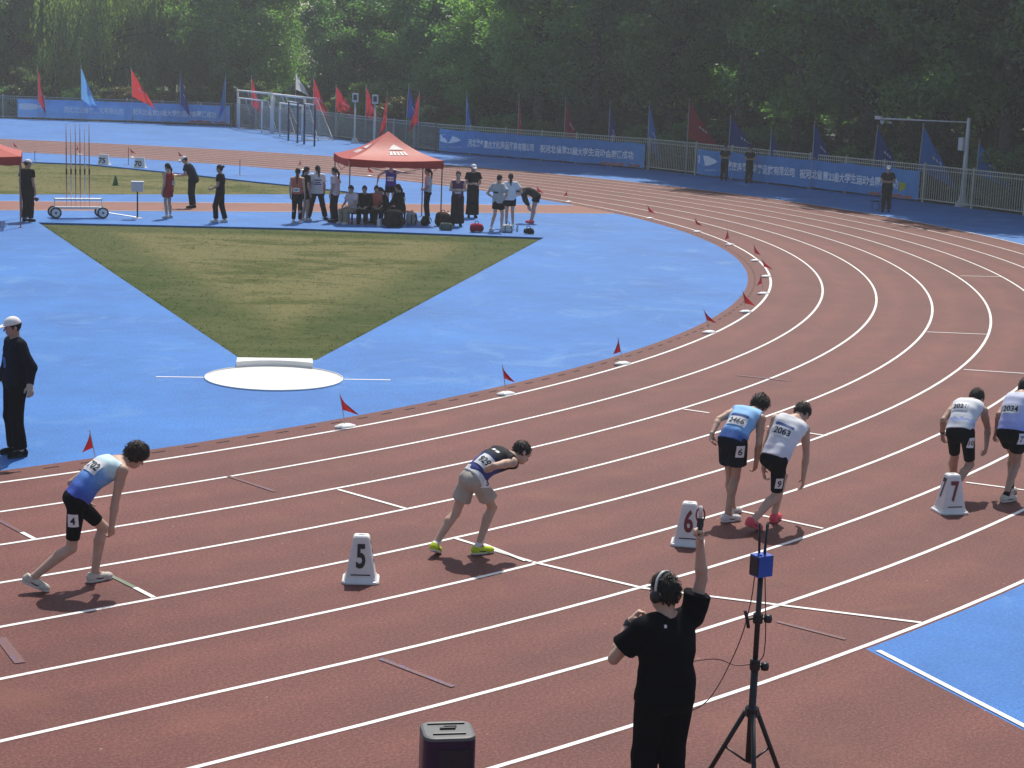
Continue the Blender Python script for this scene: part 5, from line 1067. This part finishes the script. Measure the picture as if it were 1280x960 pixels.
# ------------------------------------------------------------------ canopies
M['canopy'] = cloth("canopy_sunlit_red", (0.80, 0.20, 0.15), .08, .42, .4); M['valance'] = cloth("valance_red", (0.42, 0.05, 0.04), .08, .7, .2); M['canopy_print'] = plain("canopy_print", (.70, .62, .58), .6, .1); M['tentleg'] = plain("tent_leg", (.30, .16, .14), .5, .2)  # roof red lightened to carry the pinkish sheen of sun from behind
def tent(ax, ay, ang, L, label, prints=True):
    root = empty("canopy_tent", (ax, ay, 0), R(ang)); tag(root, label, 'canopy')
    ze, zp, dv = 1.95, 2.74, .25; c = L / 2
    for x, y in ((0, 0), (L, 0), (L, L), (0, L)):
        lg = MB().box((x + (.03 if x == 0 else -.03), y + (.03 if y == 0 else -.03), ze / 2), (.035, .035, ze)).build("leg", M['tentleg'], root)
        MB().box((x + (.03 if x == 0 else -.03), y + (.03 if y == 0 else -.03), .008), (.12, .12, .012)).build("foot_plate", M['tentleg'], lg)
    n = 10
    for k in range(4):
        a = np.array([(0, 0), (L, 0), (L, L), (0, L)][k], float); b = np.array([(L, 0), (L, L), (0, L), (0, 0)][k], float); vs = []
        for i in range(n + 1):
            for j in range(n + 1 - 0):
                t = j / n; e = a + (b - a) * i / n; q = e * (1 - t) + np.array([c, c]) * t
                z = ze + (zp - ze) * (t - .16 * math.sin(math.pi * t)) - .05 * (1 - t) * math.sin(math.pi * i / n)
                vs.append((q[0], q[1], z))
        link_mesh("roof_panel", vs, [(i * (n + 1) + j, (i + 1) * (n + 1) + j, (i + 1) * (n + 1) + j + 1, i * (n + 1) + j + 1) for i in range(n) for j in range(n)], M['canopy'], root, True)
        vv = []
        for i in range(2 * n + 1):
            e = a + (b - a) * i / (2 * n); o_ = np.array([(0, -1), (1, 0), (0, 1), (-1, 0)][k]) * .012
            for z in (ze - .05 * math.sin(math.pi * i / (2 * n)) + .004, ze - dv + .012 * math.sin(i * 1.7)): vv.append((e[0] + o_[0], e[1] + o_[1], z))
        link_mesh("valance", vv, [(2 * i, 2 * i + 1, 2 * i + 3, 2 * i + 2) for i in range(2 * n)], M['valance'], root, True)
        if k < 2 or True:
            MB().tube([(a[0], a[1], ze - .12), ((a[0] + b[0]) / 2, (a[1] + b[1]) / 2, ze - .42), (b[0], b[1], ze - .12)], .012, 6).build("truss", M['tentleg'], root)
    if prints:
        def on(k, u, t, e=.015):
            a = np.array([(0, 0), (L, 0), (L, L), (0, L)][k], float); b = np.array([(L, 0), (L, L), (0, L), (0, 0)][k], float)
            q = (a + (b - a) * u) * (1 - t) + np.array([c, c]) * t; z = ze + (zp - ze) * (t - .16 * math.sin(math.pi * t)) - .05 * (1 - t) * math.sin(math.pi * u) + e
            return (q[0], q[1], z)
        for k, u0 in ((0, .58), (3, .45)):
            w = .20 if k == 0 else .26; pr = MB()
            pr.add([on(k, u0 - w * .8, .50), on(k, u0 + w * .8, .50), on(k, u0 + w * .35, .62), on(k, u0, .66), on(k, u0 - w * .35, .62)], [(0, 1, 2, 3, 4)])
            for j in range(5): x = u0 - w * .7 + j * w * .30; pr.add([on(k, x, .30), on(k, x + w * .20, .30), on(k, x + w * .2, .44), on(k, x, .44)], [(0, 1, 2, 3)])
            pr.build("print", M['canopy_print'], root)
    return root
tent(22.96, -11.36, -25, 2.9, 'red pop-up canopy sheltering the seated group on the infield')
d25 = np.array([math.cos(R(-25)), math.sin(R(-25))]); b2 = np.array([13.38, -9.46]) - d25 * 2.9
tent(b2[0], b2[1], -25, 2.9, 'red pop-up canopy cut off by the left picture edge', False)

# bench, bags and bottle under and beside the canopy
M['bench_red'] = plain("bench_red", (.36, .05, .05), .45, .15)
def bench(a, b, label):
    a, b = np.array(a, float), np.array(b, float); d = b - a; L = np.linalg.norm(d); root = empty("bench", (*((a + b) / 2), 0), math.atan2(d[1], d[0])); tag(root, label, 'bench')
    for y in (-.13, 0, .13): MB().box((0, y, .37), (L, .115, .03)).build("seat_slat", M['bench_red'], root)
    for x in (-L / 2 + .25, L / 2 - .25):
        MB().box((x, 0, .335), (.05, .38, .035)).build("bracket", M['black'], root)
        for y in (-.15, .15): MB().box((x, y, .16), (.045, .045, .32)).build("leg", M['black'], root)
bench((22.75, -11.37), (24.85, -11.97), 'low red bench under the canopy with people sitting on it')
for nm, c in dict(b_black=(.012, .012, .014), b_grey=(.30, .30, .29), b_white=(.62, .62, .60), b_red=(.45, .02, .05), b_brown=(.03, .018, .015), b_green=(.10, .13, .11)).items(): M[nm] = cloth(nm, c)
def bag(x, y, w, d, h, rz, mat, label, kind="backpack", pocket=None):
    root = empty(kind, (x, y, 0), rz); tag(root, label, 'bag', 'bags lying around the canopy')
    w, d, h = w * .82, d * .82, h * .82
    s = Sdf(); s.cone((-w * .25, 0, h * .28), (w * .25, 0, h * .28), h * .27, h * .27, .05).cone((-w * .2, 0, h * .65), (w * .2, 0, h * .65), h * .26, h * .24, .08).wrinkle(.012, 18, int(x * 10) % 50); s.cut((0, 0, .002), (0, 0, -1)); sc_ = d / (h * .55)
    V, Fc = s.mesh(.022); V[:, 1] *= min(1.3, sc_); fast_mesh("body", V, Fc, M[mat], root)
    MB().tube([(w * .12 * math.cos(t), 0, h * .86 + .08 * math.sin(t)) for t in np.linspace(0, math.pi, 10)], .011, 6).build("handle", M['b_black'], root, True)
    for g in (-1, 1): MB().tube([(g * w * .18, -d * .42, h * .75), (g * w * .24, -d * .62, h * .45), (g * w * .2, -d * .46, h * .12)], .014, 6).build("strap", M['b_black'], root, True)
    if pocket: MB().box((0, d * .42, h * .32), (w * .5, d * .25, h * .34)).build("pocket", M[pocket], root)
bag(23.65, -12.75, .85, .5, .72, R(-25), 'b_black', 'big bulging black bag in front of the bench right end', "duffel_bag")
bag(24.62, -12.35, .42, .3, .52, R(-10), 'b_grey', 'pale grey bag standing right of the big black bag', pocket='b_white')
bag(25.0, -12.55, .42, .3, .42, R(30), 'b_black', 'small black bag between the pale grey bag and the brown bag', pocket='b_white')
bag(25.35, -12.95, .60, .4, .58, R(-20), 'b_brown', 'dark brown bag under the canopy right corner', "duffel_bag")
bag(25.70, -12.75, .45, .3, .50, R(10), 'b_white', 'white bag at the foot of the canopy right leg', pocket='b_black')
bag(24.62, -14.05, .75, .45, .30, R(-35), 'b_green', 'grey green bundle lying at the turf edge right of the canopy', "clothes_bundle")
bag(25.15, -14.85, .62, .42, .36, R(-30), 'b_red', 'red and white bag on the blue between the canopy and the walkers', "duffel_bag", 'b_white')
bag(26.05, -15.2, .55, .35, .34, R(-30), 'b_white', 'pale bag lying at the feet of the walking athlete', "duffel_bag", 'b_grey')
bag(26.40, -15.75, .62, .30, .22, R(-30), 'b_black', 'flat black bag lying alone at the right end of the group', "duffel_bag")
o = empty("water_bottle", (26.55, -15.05, 0)); tag(o, 'clear water bottle standing on the blue beside the flat black bag', 'bottle')
M['bottle'] = plain("bottle_plastic", (.55, .62, .70), .2, .05); MB().lathe([(.03, 0), (.034, .01), (.034, .15), (.03, .17), (.014, .21), (.014, .22)], n=14).build("bottle_body", M['bottle'], o, True); MB().lathe([(.016, .221), (.016, .24), (.0, .242)], n=12).build("cap", M['b_red'], o, True)
o = empty("carton", (23.45, -12.3, 0), .4); tag(o, 'small white carton beside the big black bag', 'box'); MB().box((0, 0, .11), (.10, .10, .22)).build("box", M['bib_white'], o); MB().box((0, 0, .224), (.11, .11, .01)).build("lid", M['b_grey'], o)

# ------------------------------------------------------------------ infield equipment
def cart():
    a, b = np.array([15.45, -7.15]), np.array([16.75, -7.55]); d = b - a; L = np.linalg.norm(d); root = empty("javelin_cart", (*((a + b) / 2), 0), math.atan2(d[1], d[0])); tag(root, 'white javelin cart on four wheels parked at the turf edge', 'cart')
    for x in (-L / 2, L / 2):
        MB().tube([(x, -.22, .17), (x, .22, .17)], .015, 8).build("axle", M['steel'], root)
        MB().tube([(x, 0, .17), (x, 0, .62)], .016, 8).build("upright", M['whitepaint'], root)
        for y in (-.25, .25):
            w = empty("wheel"); w.parent = root; w.location = (x, y, .17)
            n = 22; vs = []
            for q in range(n):
                t = 2 * math.pi * q / n
                for k in range(8): u = 2 * math.pi * k / 8; r = .145 + .025 * math.cos(u); vs.append((r * math.cos(t), .03 * math.sin(u), r * math.sin(t)))
            link_mesh("tyre", vs, [(q * 8 + k, ((q + 1) % n) * 8 + k, ((q + 1) % n) * 8 + (k + 1) % 8, q * 8 + (k + 1) % 8) for q in range(n) for k in range(8)], M['black'], w, True)
            mb = MB(); mb.tube([(0, -.02, 0), (0, .02, 0)], .115, 18); mb.build("rim", M['whitepaint'], w); MB().tube([(0, -.03, 0), (0, .03, 0)], .03, 10).build("hub", M['black'], w)
    for z in (.30, .55):
        MB().box((0, 0, z), (L, .30, .05)).build("rack_rail", M['whitepaint'], root)
    MB().tube([(L / 2, 0, .18), (L / 2 + 1.0, -.12, .03)], .014, 8).build("tow_bar", M['steel'], root)
    return root, L
root, L = cart(); M['jav'] = plain("javelin_shaft", (.45, .20, .15), .4, .2); M['jav2'] = plain("javelin_pale", (.62, .60, .58), .4, .1)
ca, sa = math.cos(root.rotation_euler.z), math.sin(root.rotation_euler.z)
for i in range(6):
    x = -.33 + i * .132; o = empty("javelin", (root.location.x + x * ca, root.location.y + x * sa, 0)); tag(o, ('leftmost', 'second from left', 'third from left', 'fourth from left', 'fifth from left', 'rightmost')[i] + ' of the six javelins upright in the cart', 'javelin', 'javelins in the cart')
    MB().tube([(0, 0, .60), (0, 0, 1.05), (0, 0, 2.0), (0, 0, 2.75)], [.016, .019, .017, .007], 7).build("shaft", M['jav'] if i % 3 != 1 else M['jav2'], o, True)
    MB().tube([(0, 0, 1.28), (0, 0, 1.44)], .024, 8).build("grip", M['black'], o); MB().tube([(0, 0, .326), (0, 0, .60)], [.003, .011], 7).build("head", M['steel'], o, True)
o = empty("display_stand", (17.69, -8.0, 0), R(-30)); tag(o, 'pale box on a thin dark post beside the red singlet athlete', 'stand'); M['pinkish'] = plain("pale_box", (.66, .58, .58), .5, .06)
MB().tube([(0, 0, .02), (0, 0, .80)], .022, 8).build("post", M['black'], o, True); MB().lathe([(.16, 0), (.16, .015), (.03, .03)], n=16).build("base", M['steel'], o); MB().box((0, 0, .94), (.34, .22, .27)).build("box", M['pinkish'], o); MB().box((0, 0, 1.09), (.37, .25, .025)).build("lid", M['whitepaint'], o)
def marker(x, y, txt, lab):
    o = empty("distance_marker", (x, y, 0), CAM_YAW * -1); tag(o, lab, 'marker', 'white distance markers on the far blue strip')
    vs = [(-.24, -.2, 0), (.24, -.2, 0), (.24, .2, 0), (-.24, .2, 0), (-.18, -.06, .44), (.18, -.06, .44), (.18, .06, .44), (-.18, .06, .44)]
    link_mesh("body", vs, [(3, 2, 1, 0), (4, 5, 6, 7), (0, 1, 5, 4), (1, 2, 6, 5), (2, 3, 7, 6), (3, 0, 4, 7)], M['whitepaint'], o)
    v, f = text_flat(txt, .30, .03); link_mesh("numerals", [(a - .05, -.2 + .14 * (b + .08) / .44 - .008, b + .08) for a, b in v], f, M['print_black'], o)
    MB().box((0, 0, .01), (.56, .48, .018)).build("base", M['whitepaint'], o)
marker(27.9, 14.3, "75", 'white distance marker farther left on the far blue strip'); marker(28.5, 12.2, "70", 'white distance marker nearer right on the far blue strip')
for x, y, h, lab in ((28.9, 14.0, .75, 'thin dark post on a flat base between the two distance markers'), (30.6, 7.6, .62, 'thin dark post on a flat base behind the woman with the bun'), (25.8, 16.6, .45, 'thin short post behind the far left official')):
    o = empty("marker_post", (x, y, 0)); tag(o, lab, 'post'); MB().tube([(0, 0, .01), (0, 0, h)], .013, 6).build("rod", M['black'], o); MB().box((0, 0, .008), (.45, .12, .014), rotz(-CAM_YAW)).build("base", M['steel'], o)
o = empty("marker_cone", (23.3, 4.3, -.055)); tag(o, 'small green cone standing in the far turf', 'cone'); M['green'] = plain("green_plastic", (.03, .16, .05), .5); MB().lathe([(.14, 0), (.14, .02)], n=16, sq=.3).build("base", M['green'], o); MB().lathe([(.11, .02), (.03, .36), (.02, .38)], n=16).build("body", M['green'], o, True)
o = empty("folding_stool", (45.45, -13.35, 0), .3); tag(o, 'small folding stool left of the man with crossed arms', 'stool')
for y in (-.14, .14):
    MB().tube([(-.16, y, .01), (.16, y, .34)], .01, 6).build("leg", M['black'], o); MB().tube([(.16, y, .01), (-.16, y, .34)], .01, 6).build("leg", M['black'], o)
MB().box((0, 0, .35), (.34, .32, .02)).build("seat", M['c_dark'], o)

# small red flags on white bases along the first lane line
M['kf_red'] = cloth("small_flag_red", (.42, .03, .035), .1, .8, .35)
FP = [(2.15, -36.34), (6.09, -35.91), (9.57, -35.06), (13.15, -34.0), (17.13, -32.05), (19.97, -30.38), (22.66, -28.5), (25.24, -26.22), (27.72, -23.6), (30.12, -20.3), (32.1, -17.1), (34.0, -13.1), (35.8, -7.0), (36.15, -4.9), (36.0, 5.95), (35.2, 9.8), (32.7, 16.2), (31.5, 18.5), (30.0, 20.8), (28.0, 23.4)]
for i, (x, y) in enumerate(FP):
    a = math.atan2(y, x); x, y = 36.40 * math.cos(a), 36.40 * math.sin(a)
    o = empty("kerb_flag", (x, y, 0)); tag(o, f'{ORD[i]} small red flag along the inner lane line, counting from the judge', 'flag', 'small red flags along the inner lane line')
    rng = random.Random(i); ln = np.array([rng.uniform(-.08, .02), 0, 1.0]); lean = R2 * (-.10 + rng.uniform(-.04, .03))
    MB().lathe([(.0, .004), (.13, .004), (.125, .02), (.06, .045), (.02, .05), (0, .05)], n=16, sx=1.3, sy=.8).build("base", M['whitepaint'], o, True)
    top = np.array([lean[0], lean[1], .46]); MB().tube([(0, 0, .04), top], .006, 6).build("stick", M['pole'], o)
    w = rng.uniform(.16, .24) * (1 if i % 3 else -.7); dr_ = rng.uniform(.20, .27); n = 6; vs = []
    for p_ in range(n + 1):
        for q_ in range(n + 1):
            u, v = p_ / n, q_ / n; z = .455 - dr_ * v * (1 - .2 * u) - .10 * u; o2 = top * (z / .46)
            vs.append(np.array([o2[0], o2[1], z]) + R2 * w * u * (.15 + .85 * v) + F2 * (.03 * math.sin(5 * u + i)) * u)
    link_mesh("cloth", vs, [(p_ * (n + 1) + q_, (p_ + 1) * (n + 1) + q_, (p_ + 1) * (n + 1) + q_ + 1, p_ * (n + 1) + q_ + 1) for p_ in range(n) for q_ in range(n)], M['kf_red'], o, True)

# lane number markers
M['num_black'] = plain("numeral_black", (.012, .012, .014), .5); M['num_red'] = plain("numeral_red", (.19, .012, .022), .5); M['marker_white'] = plain("marker_plastic", (.74, .73, .71), .45, .06, 4.0, .1, 30)
def lane_marker(x, y, rz, txt, mat, lab, sidetxt=None):
    o = empty("lane_marker", (x, y, 0), rz); tag(o, lab, 'lane marker', 'white lane number markers')
    bw, bd, tw, td, H = .145, .125, .078, .068, .46; n = 8
    def sec(w, d, z, r): 
        pts = []
        for (cx, cy), a0 in (((w - r, d - r), 0), ((-w + r, d - r), 90), ((-w + r, -d + r), 180), ((w - r, -d + r), 270)):
            for k in range(4): t = R(a0 + 30 * k); pts.append((cx + r * math.cos(t), cy + r * math.sin(t), z))
        return pts
    rows = [sec(bw + .015, bd + .015, .035, .03), sec(bw, bd, .06, .025), sec(tw, td, H - .015, .02), sec(tw - .012, td - .012, H, .015), sec(.03, .02, H, .01), sec(.028, .018, H - .04, .01)]
    vs = [q for r_ in rows for q in r_]; m = 16
    fs = [(i * m + k, i * m + (k + 1) % m, (i + 1) * m + (k + 1) % m, (i + 1) * m + k) for i in range(len(rows) - 1) for k in range(m)] + [tuple((len(rows) - 1) * m + k for k in range(m))]
    link_mesh("body", vs, fs, M['marker_white'], o, True).data.polygons.foreach_set("use_smooth", [False] * len(fs))
    rows = [sec(.178, .158, .002, .05), sec(.182, .162, .013, .05), sec(.176, .156, .028, .05), sec(.155, .135, .036, .03)]
    link_mesh("base", [q for r_ in rows for q in r_], [(i * m + k, i * m + (k + 1) % m, (i + 1) * m + (k + 1) % m, (i + 1) * m + k) for i in range(3) for k in range(m)] + [tuple(3 * m + k for k in range(m))], M['marker_white'], o)
    def face(z, dn): return (bd + (td - bd) * (z - .06) / (H - .075)) + dn
    v, f = text_flat(txt, .315, .03); v = v * [.64, 1]
    for sgn in (-1, 1): link_mesh("numeral", [(a * (-sgn), sgn * face(b + .165, .004), b + .165) for a, b in v], f, M[mat], o)
    def facex(z, dn): return (bw + (tw - bw) * (z - .06) / (H - .075)) + dn
    for sgn in (-1, 1): link_mesh("numeral", [(sgn * facex(b + .19, .004), a * .8 * sgn, b + .19) for a, b in v], f, M['num_black'], o)
    for sgn in (-1, 1): link_mesh("print_strip", [(-.095 * sgn, sgn * face(.085, .004), .085), (.095 * sgn, sgn * face(.085, .004), .085), (.093 * sgn, sgn * face(.097, .004), .097), (-.093 * sgn, sgn * face(.097, .004), .097)], [(0, 1, 2, 3)], M['num_black'], o)
lane_marker(2.14, -41.93, math.atan2(R2[1], R2[0]) + .05, "5", 'num_black', 'white lane marker with black number 5, left of the khaki shorts runner')
lane_marker(5.85, -42.72, math.atan2(R2[1], R2[0]) - .14, "6", 'num_red', 'white lane marker with dark red number 6 behind the raised pistol')
lane_marker(9.52, -43.40, math.atan2(R2[1], R2[0]) + .24, "7", 'num_red', 'white lane marker with red number 7 at right')

# goals, bars and poles on the far blue corner
def goal_net(a, b, h, depth):
    a, b = np.array([*a, 0.0]), np.array([*b, 0.0]); d = unit(b - a); n = np.array([-d[1], d[0], 0.0]); n = n if n @ np.array([1, .3, 0]) > 0 else -n; L = np.linalg.norm(b - a); mb = MB(); z = np.array([0, 0, h])
    up_, dn_ = z + n * depth * .4, n * depth + np.array([0, 0, .05])
    for i in range(int(L / .16) + 1): q = d * min(L, i * .16); mb.tube([q + up_, q + dn_], .0032, 3, False)
    for e in (np.zeros(3), d * L):
        for j in range(1, 12): t = j / 12; mb.tube([e + (z * .98) + (up_ - z) * t, e + (dn_ * [1, 1, 0]) * t + [0, 0, .04]], .0032, 3, False)
    return mb
def goal(a, b, h, depth, label, r=.06, mat='whitepaint', net=True):
    a, b = np.array([*a, 0.0]), np.array([*b, 0.0]); root = empty("football_goal", a); tag(root, label, 'goal', 'football goals in the far corner'); d = unit(b - a); n = np.array([-d[1], d[0], 0.0]); n = n if n @ np.array([1, .3, 0]) > 0 else -n; e = b - a; z = np.array([0, 0, h])
    MB().tube([(0, 0, 0), z], r, 10).build("goalpost", M[mat], root, True); MB().tube([e, e + z], r, 10).build("goalpost", M[mat], root, True); MB().tube([z - d * r, e + z + d * r], r, 10).build("crossbar", M[mat], root, True)
    for q in (np.zeros(3), e): MB().tube([q + z, q + z + n * depth * .4, q + n * depth + [0, 0, .03], q + [0, 0, .03]], r * .5, 8).build("side_stay", M[mat], root, True)
    MB().tube([n * depth + [0, 0, .03], e + n * depth + [0, 0, .03]], r * .5, 8).build("ground_bar", M[mat], root, True); MB().tube([z + n * depth * .4, e + z + n * depth * .4], r * .4, 8).build("rear_bar", M[mat], root, True)
    if net: tag(goal_net(a[:2], b[:2], h, depth).build("net", M[mat], root), kind='stuff')
goal((53.9, 46.6), (52.3, 39.9), 2.44, 1.6, 'full-size white football goal, farther one beside the fence corner')
goal((52.0, 39.2), (50.0, 32.6), 2.44, 1.8, 'full-size white football goal, nearer one behind the dark blue posts')
goal((53.0, 44.9), (51.8, 40.2), 2.0, 1.0, 'smaller white goal standing inside the farther large goal', .05)
goal((50.6, 36.2), (49.4, 31.9), 2.0, 1.0, 'smaller white goal standing before the nearer large goal', .05)
M['postblue'] = plain("dark_blue_post", (.02, .03, .09), .5, .15)
for (a, b), lab in ((((48.4, 31.8), (47.6, 29.6)), 'dark blue exercise bar frame with white crossbar, left one'), (((47.2, 28.3), (46.7, 26.5)), 'dark blue exercise bar frame with white crossbar, right one')):
    o = empty("exercise_bar", (*a, 0)); tag(o, lab, 'exercise bar', 'exercise bar frames'); e = np.array([b[0] - a[0], b[1] - a[1], 0])
    for q in (np.zeros(3), e): MB().tube([q, q + [0, 0, 2.3]], .055, 10).build("post", M['postblue'], o, True)
    MB().tube([[0, 0, 2.25], e + [0, 0, 2.25]], .035, 8).build("crossbar", M['whitepaint'], o, True)
for x, y, lab in ((51.3, 29.3, 'pale equipment pole with a box on top, left of the two near the canopy'), (51.0, 26.9, 'pale equipment pole with a box on top, right of the two near the canopy')):
    o = empty("equipment_pole", (x, y, 0)); tag(o, lab, 'pole', 'pale poles with boxes'); MB().lathe([(.22, 0), (.20, .1), (.07, .35), (.055, .4), (.05, 2.35)], n=14).build("shaft", M['galv'], o, True); MB().box((.0, 0, 2.6), (.34, .28, .50), rotz(-CAM_YAW)).build("box", M['galv'], o); MB().box(tuple(-F2 * .146 + np.array([0, 0, 2.62])), (.20, .008, .30), rotz(-CAM_YAW)).build("dark_window", M['black'], o)
# lamp post with long camera arm
o = empty("lamp_post", (51.0, -13.2, 0)); tag(o, 'pale tapered post with a control box and long horizontal arm at right', 'lamp post')
MB().lathe([(.30, 0), (.28, .05), (.15, .35), (.12, .5), (.085, 2.2), (.07, 3.45), (.0, 3.48)], n=16).build("shaft", M['galv'], o, True)
MB().tube([(0, 0, 3.30), (.0, 2.2, 3.27), (.02, 4.4, 3.24)], [.026, .03, .045], 10).build("arm", M['galv'], o, True); MB().box((.02, 4.45, 3.27), (.16, .30, .14)).build("camera_head", M['galv'], o); MB().lathe([(.0, -.12), (.08, -.08), (.10, 0), (.08, .05)], (.02, 4.25, 3.12), 12).build("dome", M['galv'], o, True); MB().lathe([(.0, -.10), (.07, -.06), (.08, 0)], (.02, 3.85, 3.14), 12).build("dome", M['galv'], o, True)
MB().box((-.10, .16, 2.45), (.22, .22, .50)).build("control_box", M['galv'], o)

# ------------------------------------------------------------------ starter's microphone stand, cables and loudspeaker
M['devblue'] = plain("device_blue", (.025, .075, .42), .4, .08); M['wire'] = plain("wire_red", (.10, .015, .02), .5); M['grille'] = plain("dark_grille", (.012, .010, .022), .6, .3, 40); M['spk_top'] = plain("speaker_top", (.10, .105, .105), .55, .1); M['spk'] = plain("speaker_shell", (.014, .006, .045), .3, .2)
tx, ty = 1.29, -47.80
o = empty("tripod_stand", (tx, ty, 0)); tag(o, 'tall black tripod stand carrying a blue receiver box beside the starter', 'stand')
MB().tube([(0, 0, .34), (0, 0, 1.05)], .026, 12).build("lower_tube", M['black'], o, True); MB().tube([(0, 0, 1.0), (0, 0, 1.67)], .019, 12).build("upper_tube", M['black'], o, True)
MB().lathe([(.03, .66), (.05, .68), (.05, .73), (.03, .75)], n=12).build("hub", M['black'], o); MB().lathe([(.03, 1.0), (.036, 1.01), (.036, 1.07), (.03, 1.08)], n=12).build("clamp", M['black'], o); MB().lathe([(.022, 1.33), (.034, 1.34), (.034, 1.40), (.022, 1.41)], n=12).build("clamp", M['black'], o)
for k in range(3):
    a = R(-128 + 120 * k); d = np.array([math.cos(a), math.sin(a), 0])
    lg = MB().tube([d * .045 + [0, 0, .70], d * .37 + [0, 0, .03]], .017, 10).build("leg", M['black'], o, True); MB().tube([d * .36 + [0, 0, .05], d * .382 + [0, 0, .006]], .026, 10).build("rubber_foot", M['black'], lg, True); MB().tube([d * .026 + [0, 0, .34], d * .20 + [0, 0, .42]], .008, 8).build("brace", M['black'], o, True)
for z, s in ((1.37, 1), (1.03, 1)):
    MB().tube([R2 * .02 * s + [0, 0, z], R2 * .055 * s + [0, 0, z + .005]], .010, 8).build("knob_stem", M['black'], o); MB().lathe([(.0, -.028), (.026, -.024), (.03, 0), (.026, .024), (0, .028)], tuple(R2 * .068 * s + np.array([0, 0, z])), 12).build("knob", M['black'], o, True)
MB().tube([R2 * -.02 + [0, 0, 1.37], R2 * -.07 + [0, 0, 1.36]], .009, 8).build("hook", M['black'], o); MB().tube([R2 * -.09 + [0, 0, 1.42], R2 * -.072 + [0, 0, 1.36], R2 * -.06 + [0, 0, 1.30]], .012, 8).build("hook", M['black'], o, True)
bx = empty("receiver_box", (tx, ty, 1.67), math.atan2(R2[1], R2[0]) + .55); tag(bx, 'blue receiver box with black antennas on top of the tripod stand', 'receiver')
MB().box((0, 0, .075), (.12, .10, .145)).build("case", M['devblue'], bx); MB().box((-.062, 0, .075), (.006, .088, .125)).build("side_panel", M['black'], bx); MB().lathe([(.014, .148), (.014, .158)], (-.03, -.02, 0), 10).build("button", M['devblue'], bx)
for q, (x, y, t) in enumerate(((.0, .03, -.012), (.025, .0, .004), (.045, .03, .018))): MB().tube([(x, y, .148), (x + t, y, .36)], .0085, 8).build("antenna", M['black'], bx, True)
def cable(pts, lab, rad=.004):
    P = [np.array(p_, float) for p_ in pts]; out = []
    for i in range(len(P) - 1):
        p0, p1, p2, p3 = P[max(0, i - 1)], P[i], P[i + 1], P[min(len(P) - 1, i + 2)]
        for t in np.linspace(0, 1, 8, endpoint=False): out.append(.5 * (2 * p1 + (p2 - p0) * t + (2 * p0 - 5 * p1 + 4 * p2 - p3) * t * t + (3 * p1 - p0 - 3 * p2 + p3) * t ** 3))
    o_ = MB().tube(out + [P[-1]], rad, 6).build("cable", M['wire'], None, True); tag(o_, lab, 'cable')
T = np.array([tx, ty, 0]); sp_ = starter.org
cable([T + R2 * -.04 + [0, 0, 1.66], T + R2 * -.06 + [0, 0, 1.45], T + R2 * -.13 + [0, 0, 1.15], T + R2 * -.30 + [0, 0, .78], T + R2 * -.50 + [0, 0, .66], sp_ + R2 * .06 + F2 * .04 + [0, 0, .78]], 'thin red cable drooping from the receiver box to the starter')
cable([T + R2 * .03 + [0, 0, 1.66], T + R2 * .05 + [0, 0, 1.40], T + R2 * .06 + [0, 0, 1.18], T + R2 * .03 + [0, 0, 1.07], T + R2 * -.12 + [0, 0, 1.03], T + R2 * -.28 + [0, 0, 1.07], sp_ + R2 * .05 + F2 * .04 + [0, 0, 1.12]], 'thin cable running behind the tripod tube and across to the starter back')
o = empty("loudspeaker", (-.79, -47.08, 0), math.atan2(R2[1], R2[0]) + .18); tag(o, 'dark portable loudspeaker with grey top at the bottom picture edge', 'speaker')
def rsec(w, d, r, z):
    pts = []
    for (cx, cy), a0 in (((w - r, d - r), 0), ((-w + r, d - r), 90), ((-w + r, -d + r), 180), ((w - r, -d + r), 270)):
        for k in range(6): t = R(a0 + 18 * k); pts.append((cx + r * math.cos(t), cy + r * math.sin(t), z))
    return pts
rows = [rsec(.165, .15, .07, 0.0), rsec(.17, .155, .075, .02), rsec(.17, .155, .075, .78)]; m = 24
link_mesh("cabinet", [q for r_ in rows for q in r_], [(i * m + k, i * m + (k + 1) % m, (i + 1) * m + (k + 1) % m, (i + 1) * m + k) for i in range(2) for k in range(m)], M['spk'], o, True)
rows = [rsec(.17, .155, .075, .782), rsec(.165, .15, .072, .80), rsec(.15, .135, .06, .806)]
tp = link_mesh("top_panel", [q for r_ in rows for q in r_], [(i * m + k, i * m + (k + 1) % m, (i + 1) * m + (k + 1) % m, (i + 1) * m + k) for i in range(2) for k in range(m)] + [tuple(2 * m + k for k in range(m))], M['spk_top'], o)
for y, w in ((.085, .20), (-.09, .17)): MB().tube([(-w / 2 - .02, y, .810), (w / 2 + .02, y, .810)], .008, 8).build("groove", M['black'], tp)
MB().box((.0, 0, .812), (.10, .02, .012)).build("handle_slot", M['black'], tp); MB().box((.02, .03, .812), (.08, .015, .012)).build("handle_slot", M['black'], tp)
MB().box((.03, -.157, .42), (.22, .006, .62)).build("grille", M['grille'], o); MB().box((.03, -.1615, .55), (.02, .004, .03)).build("badge", M['steel'], o)

# ------------------------------------------------------------------ warm-season haze in the air
hz = bpy.data.materials.new("haze_air"); hz.use_nodes = True; nt = hz.node_tree; nt.nodes.clear(); ho = node(nt, "ShaderNodeOutputMaterial"); hv = node(nt, "ShaderNodeVolumePrincipled")
hv.inputs["Color"].default_value = (0.86, 0.90, 0.95, 1); hv.inputs["Density"].default_value = 0.0009; hv.inputs["Anisotropy"].default_value = 0.3; nt.links.new(hv.outputs[0], ho.inputs["Volume"])
hb = MB().box((20, 30, 15.5), (568, 588, 34)).build("haze", hz); tag(hb, 'thin pale summer haze over the whole stadium', 'haze', kind='stuff')
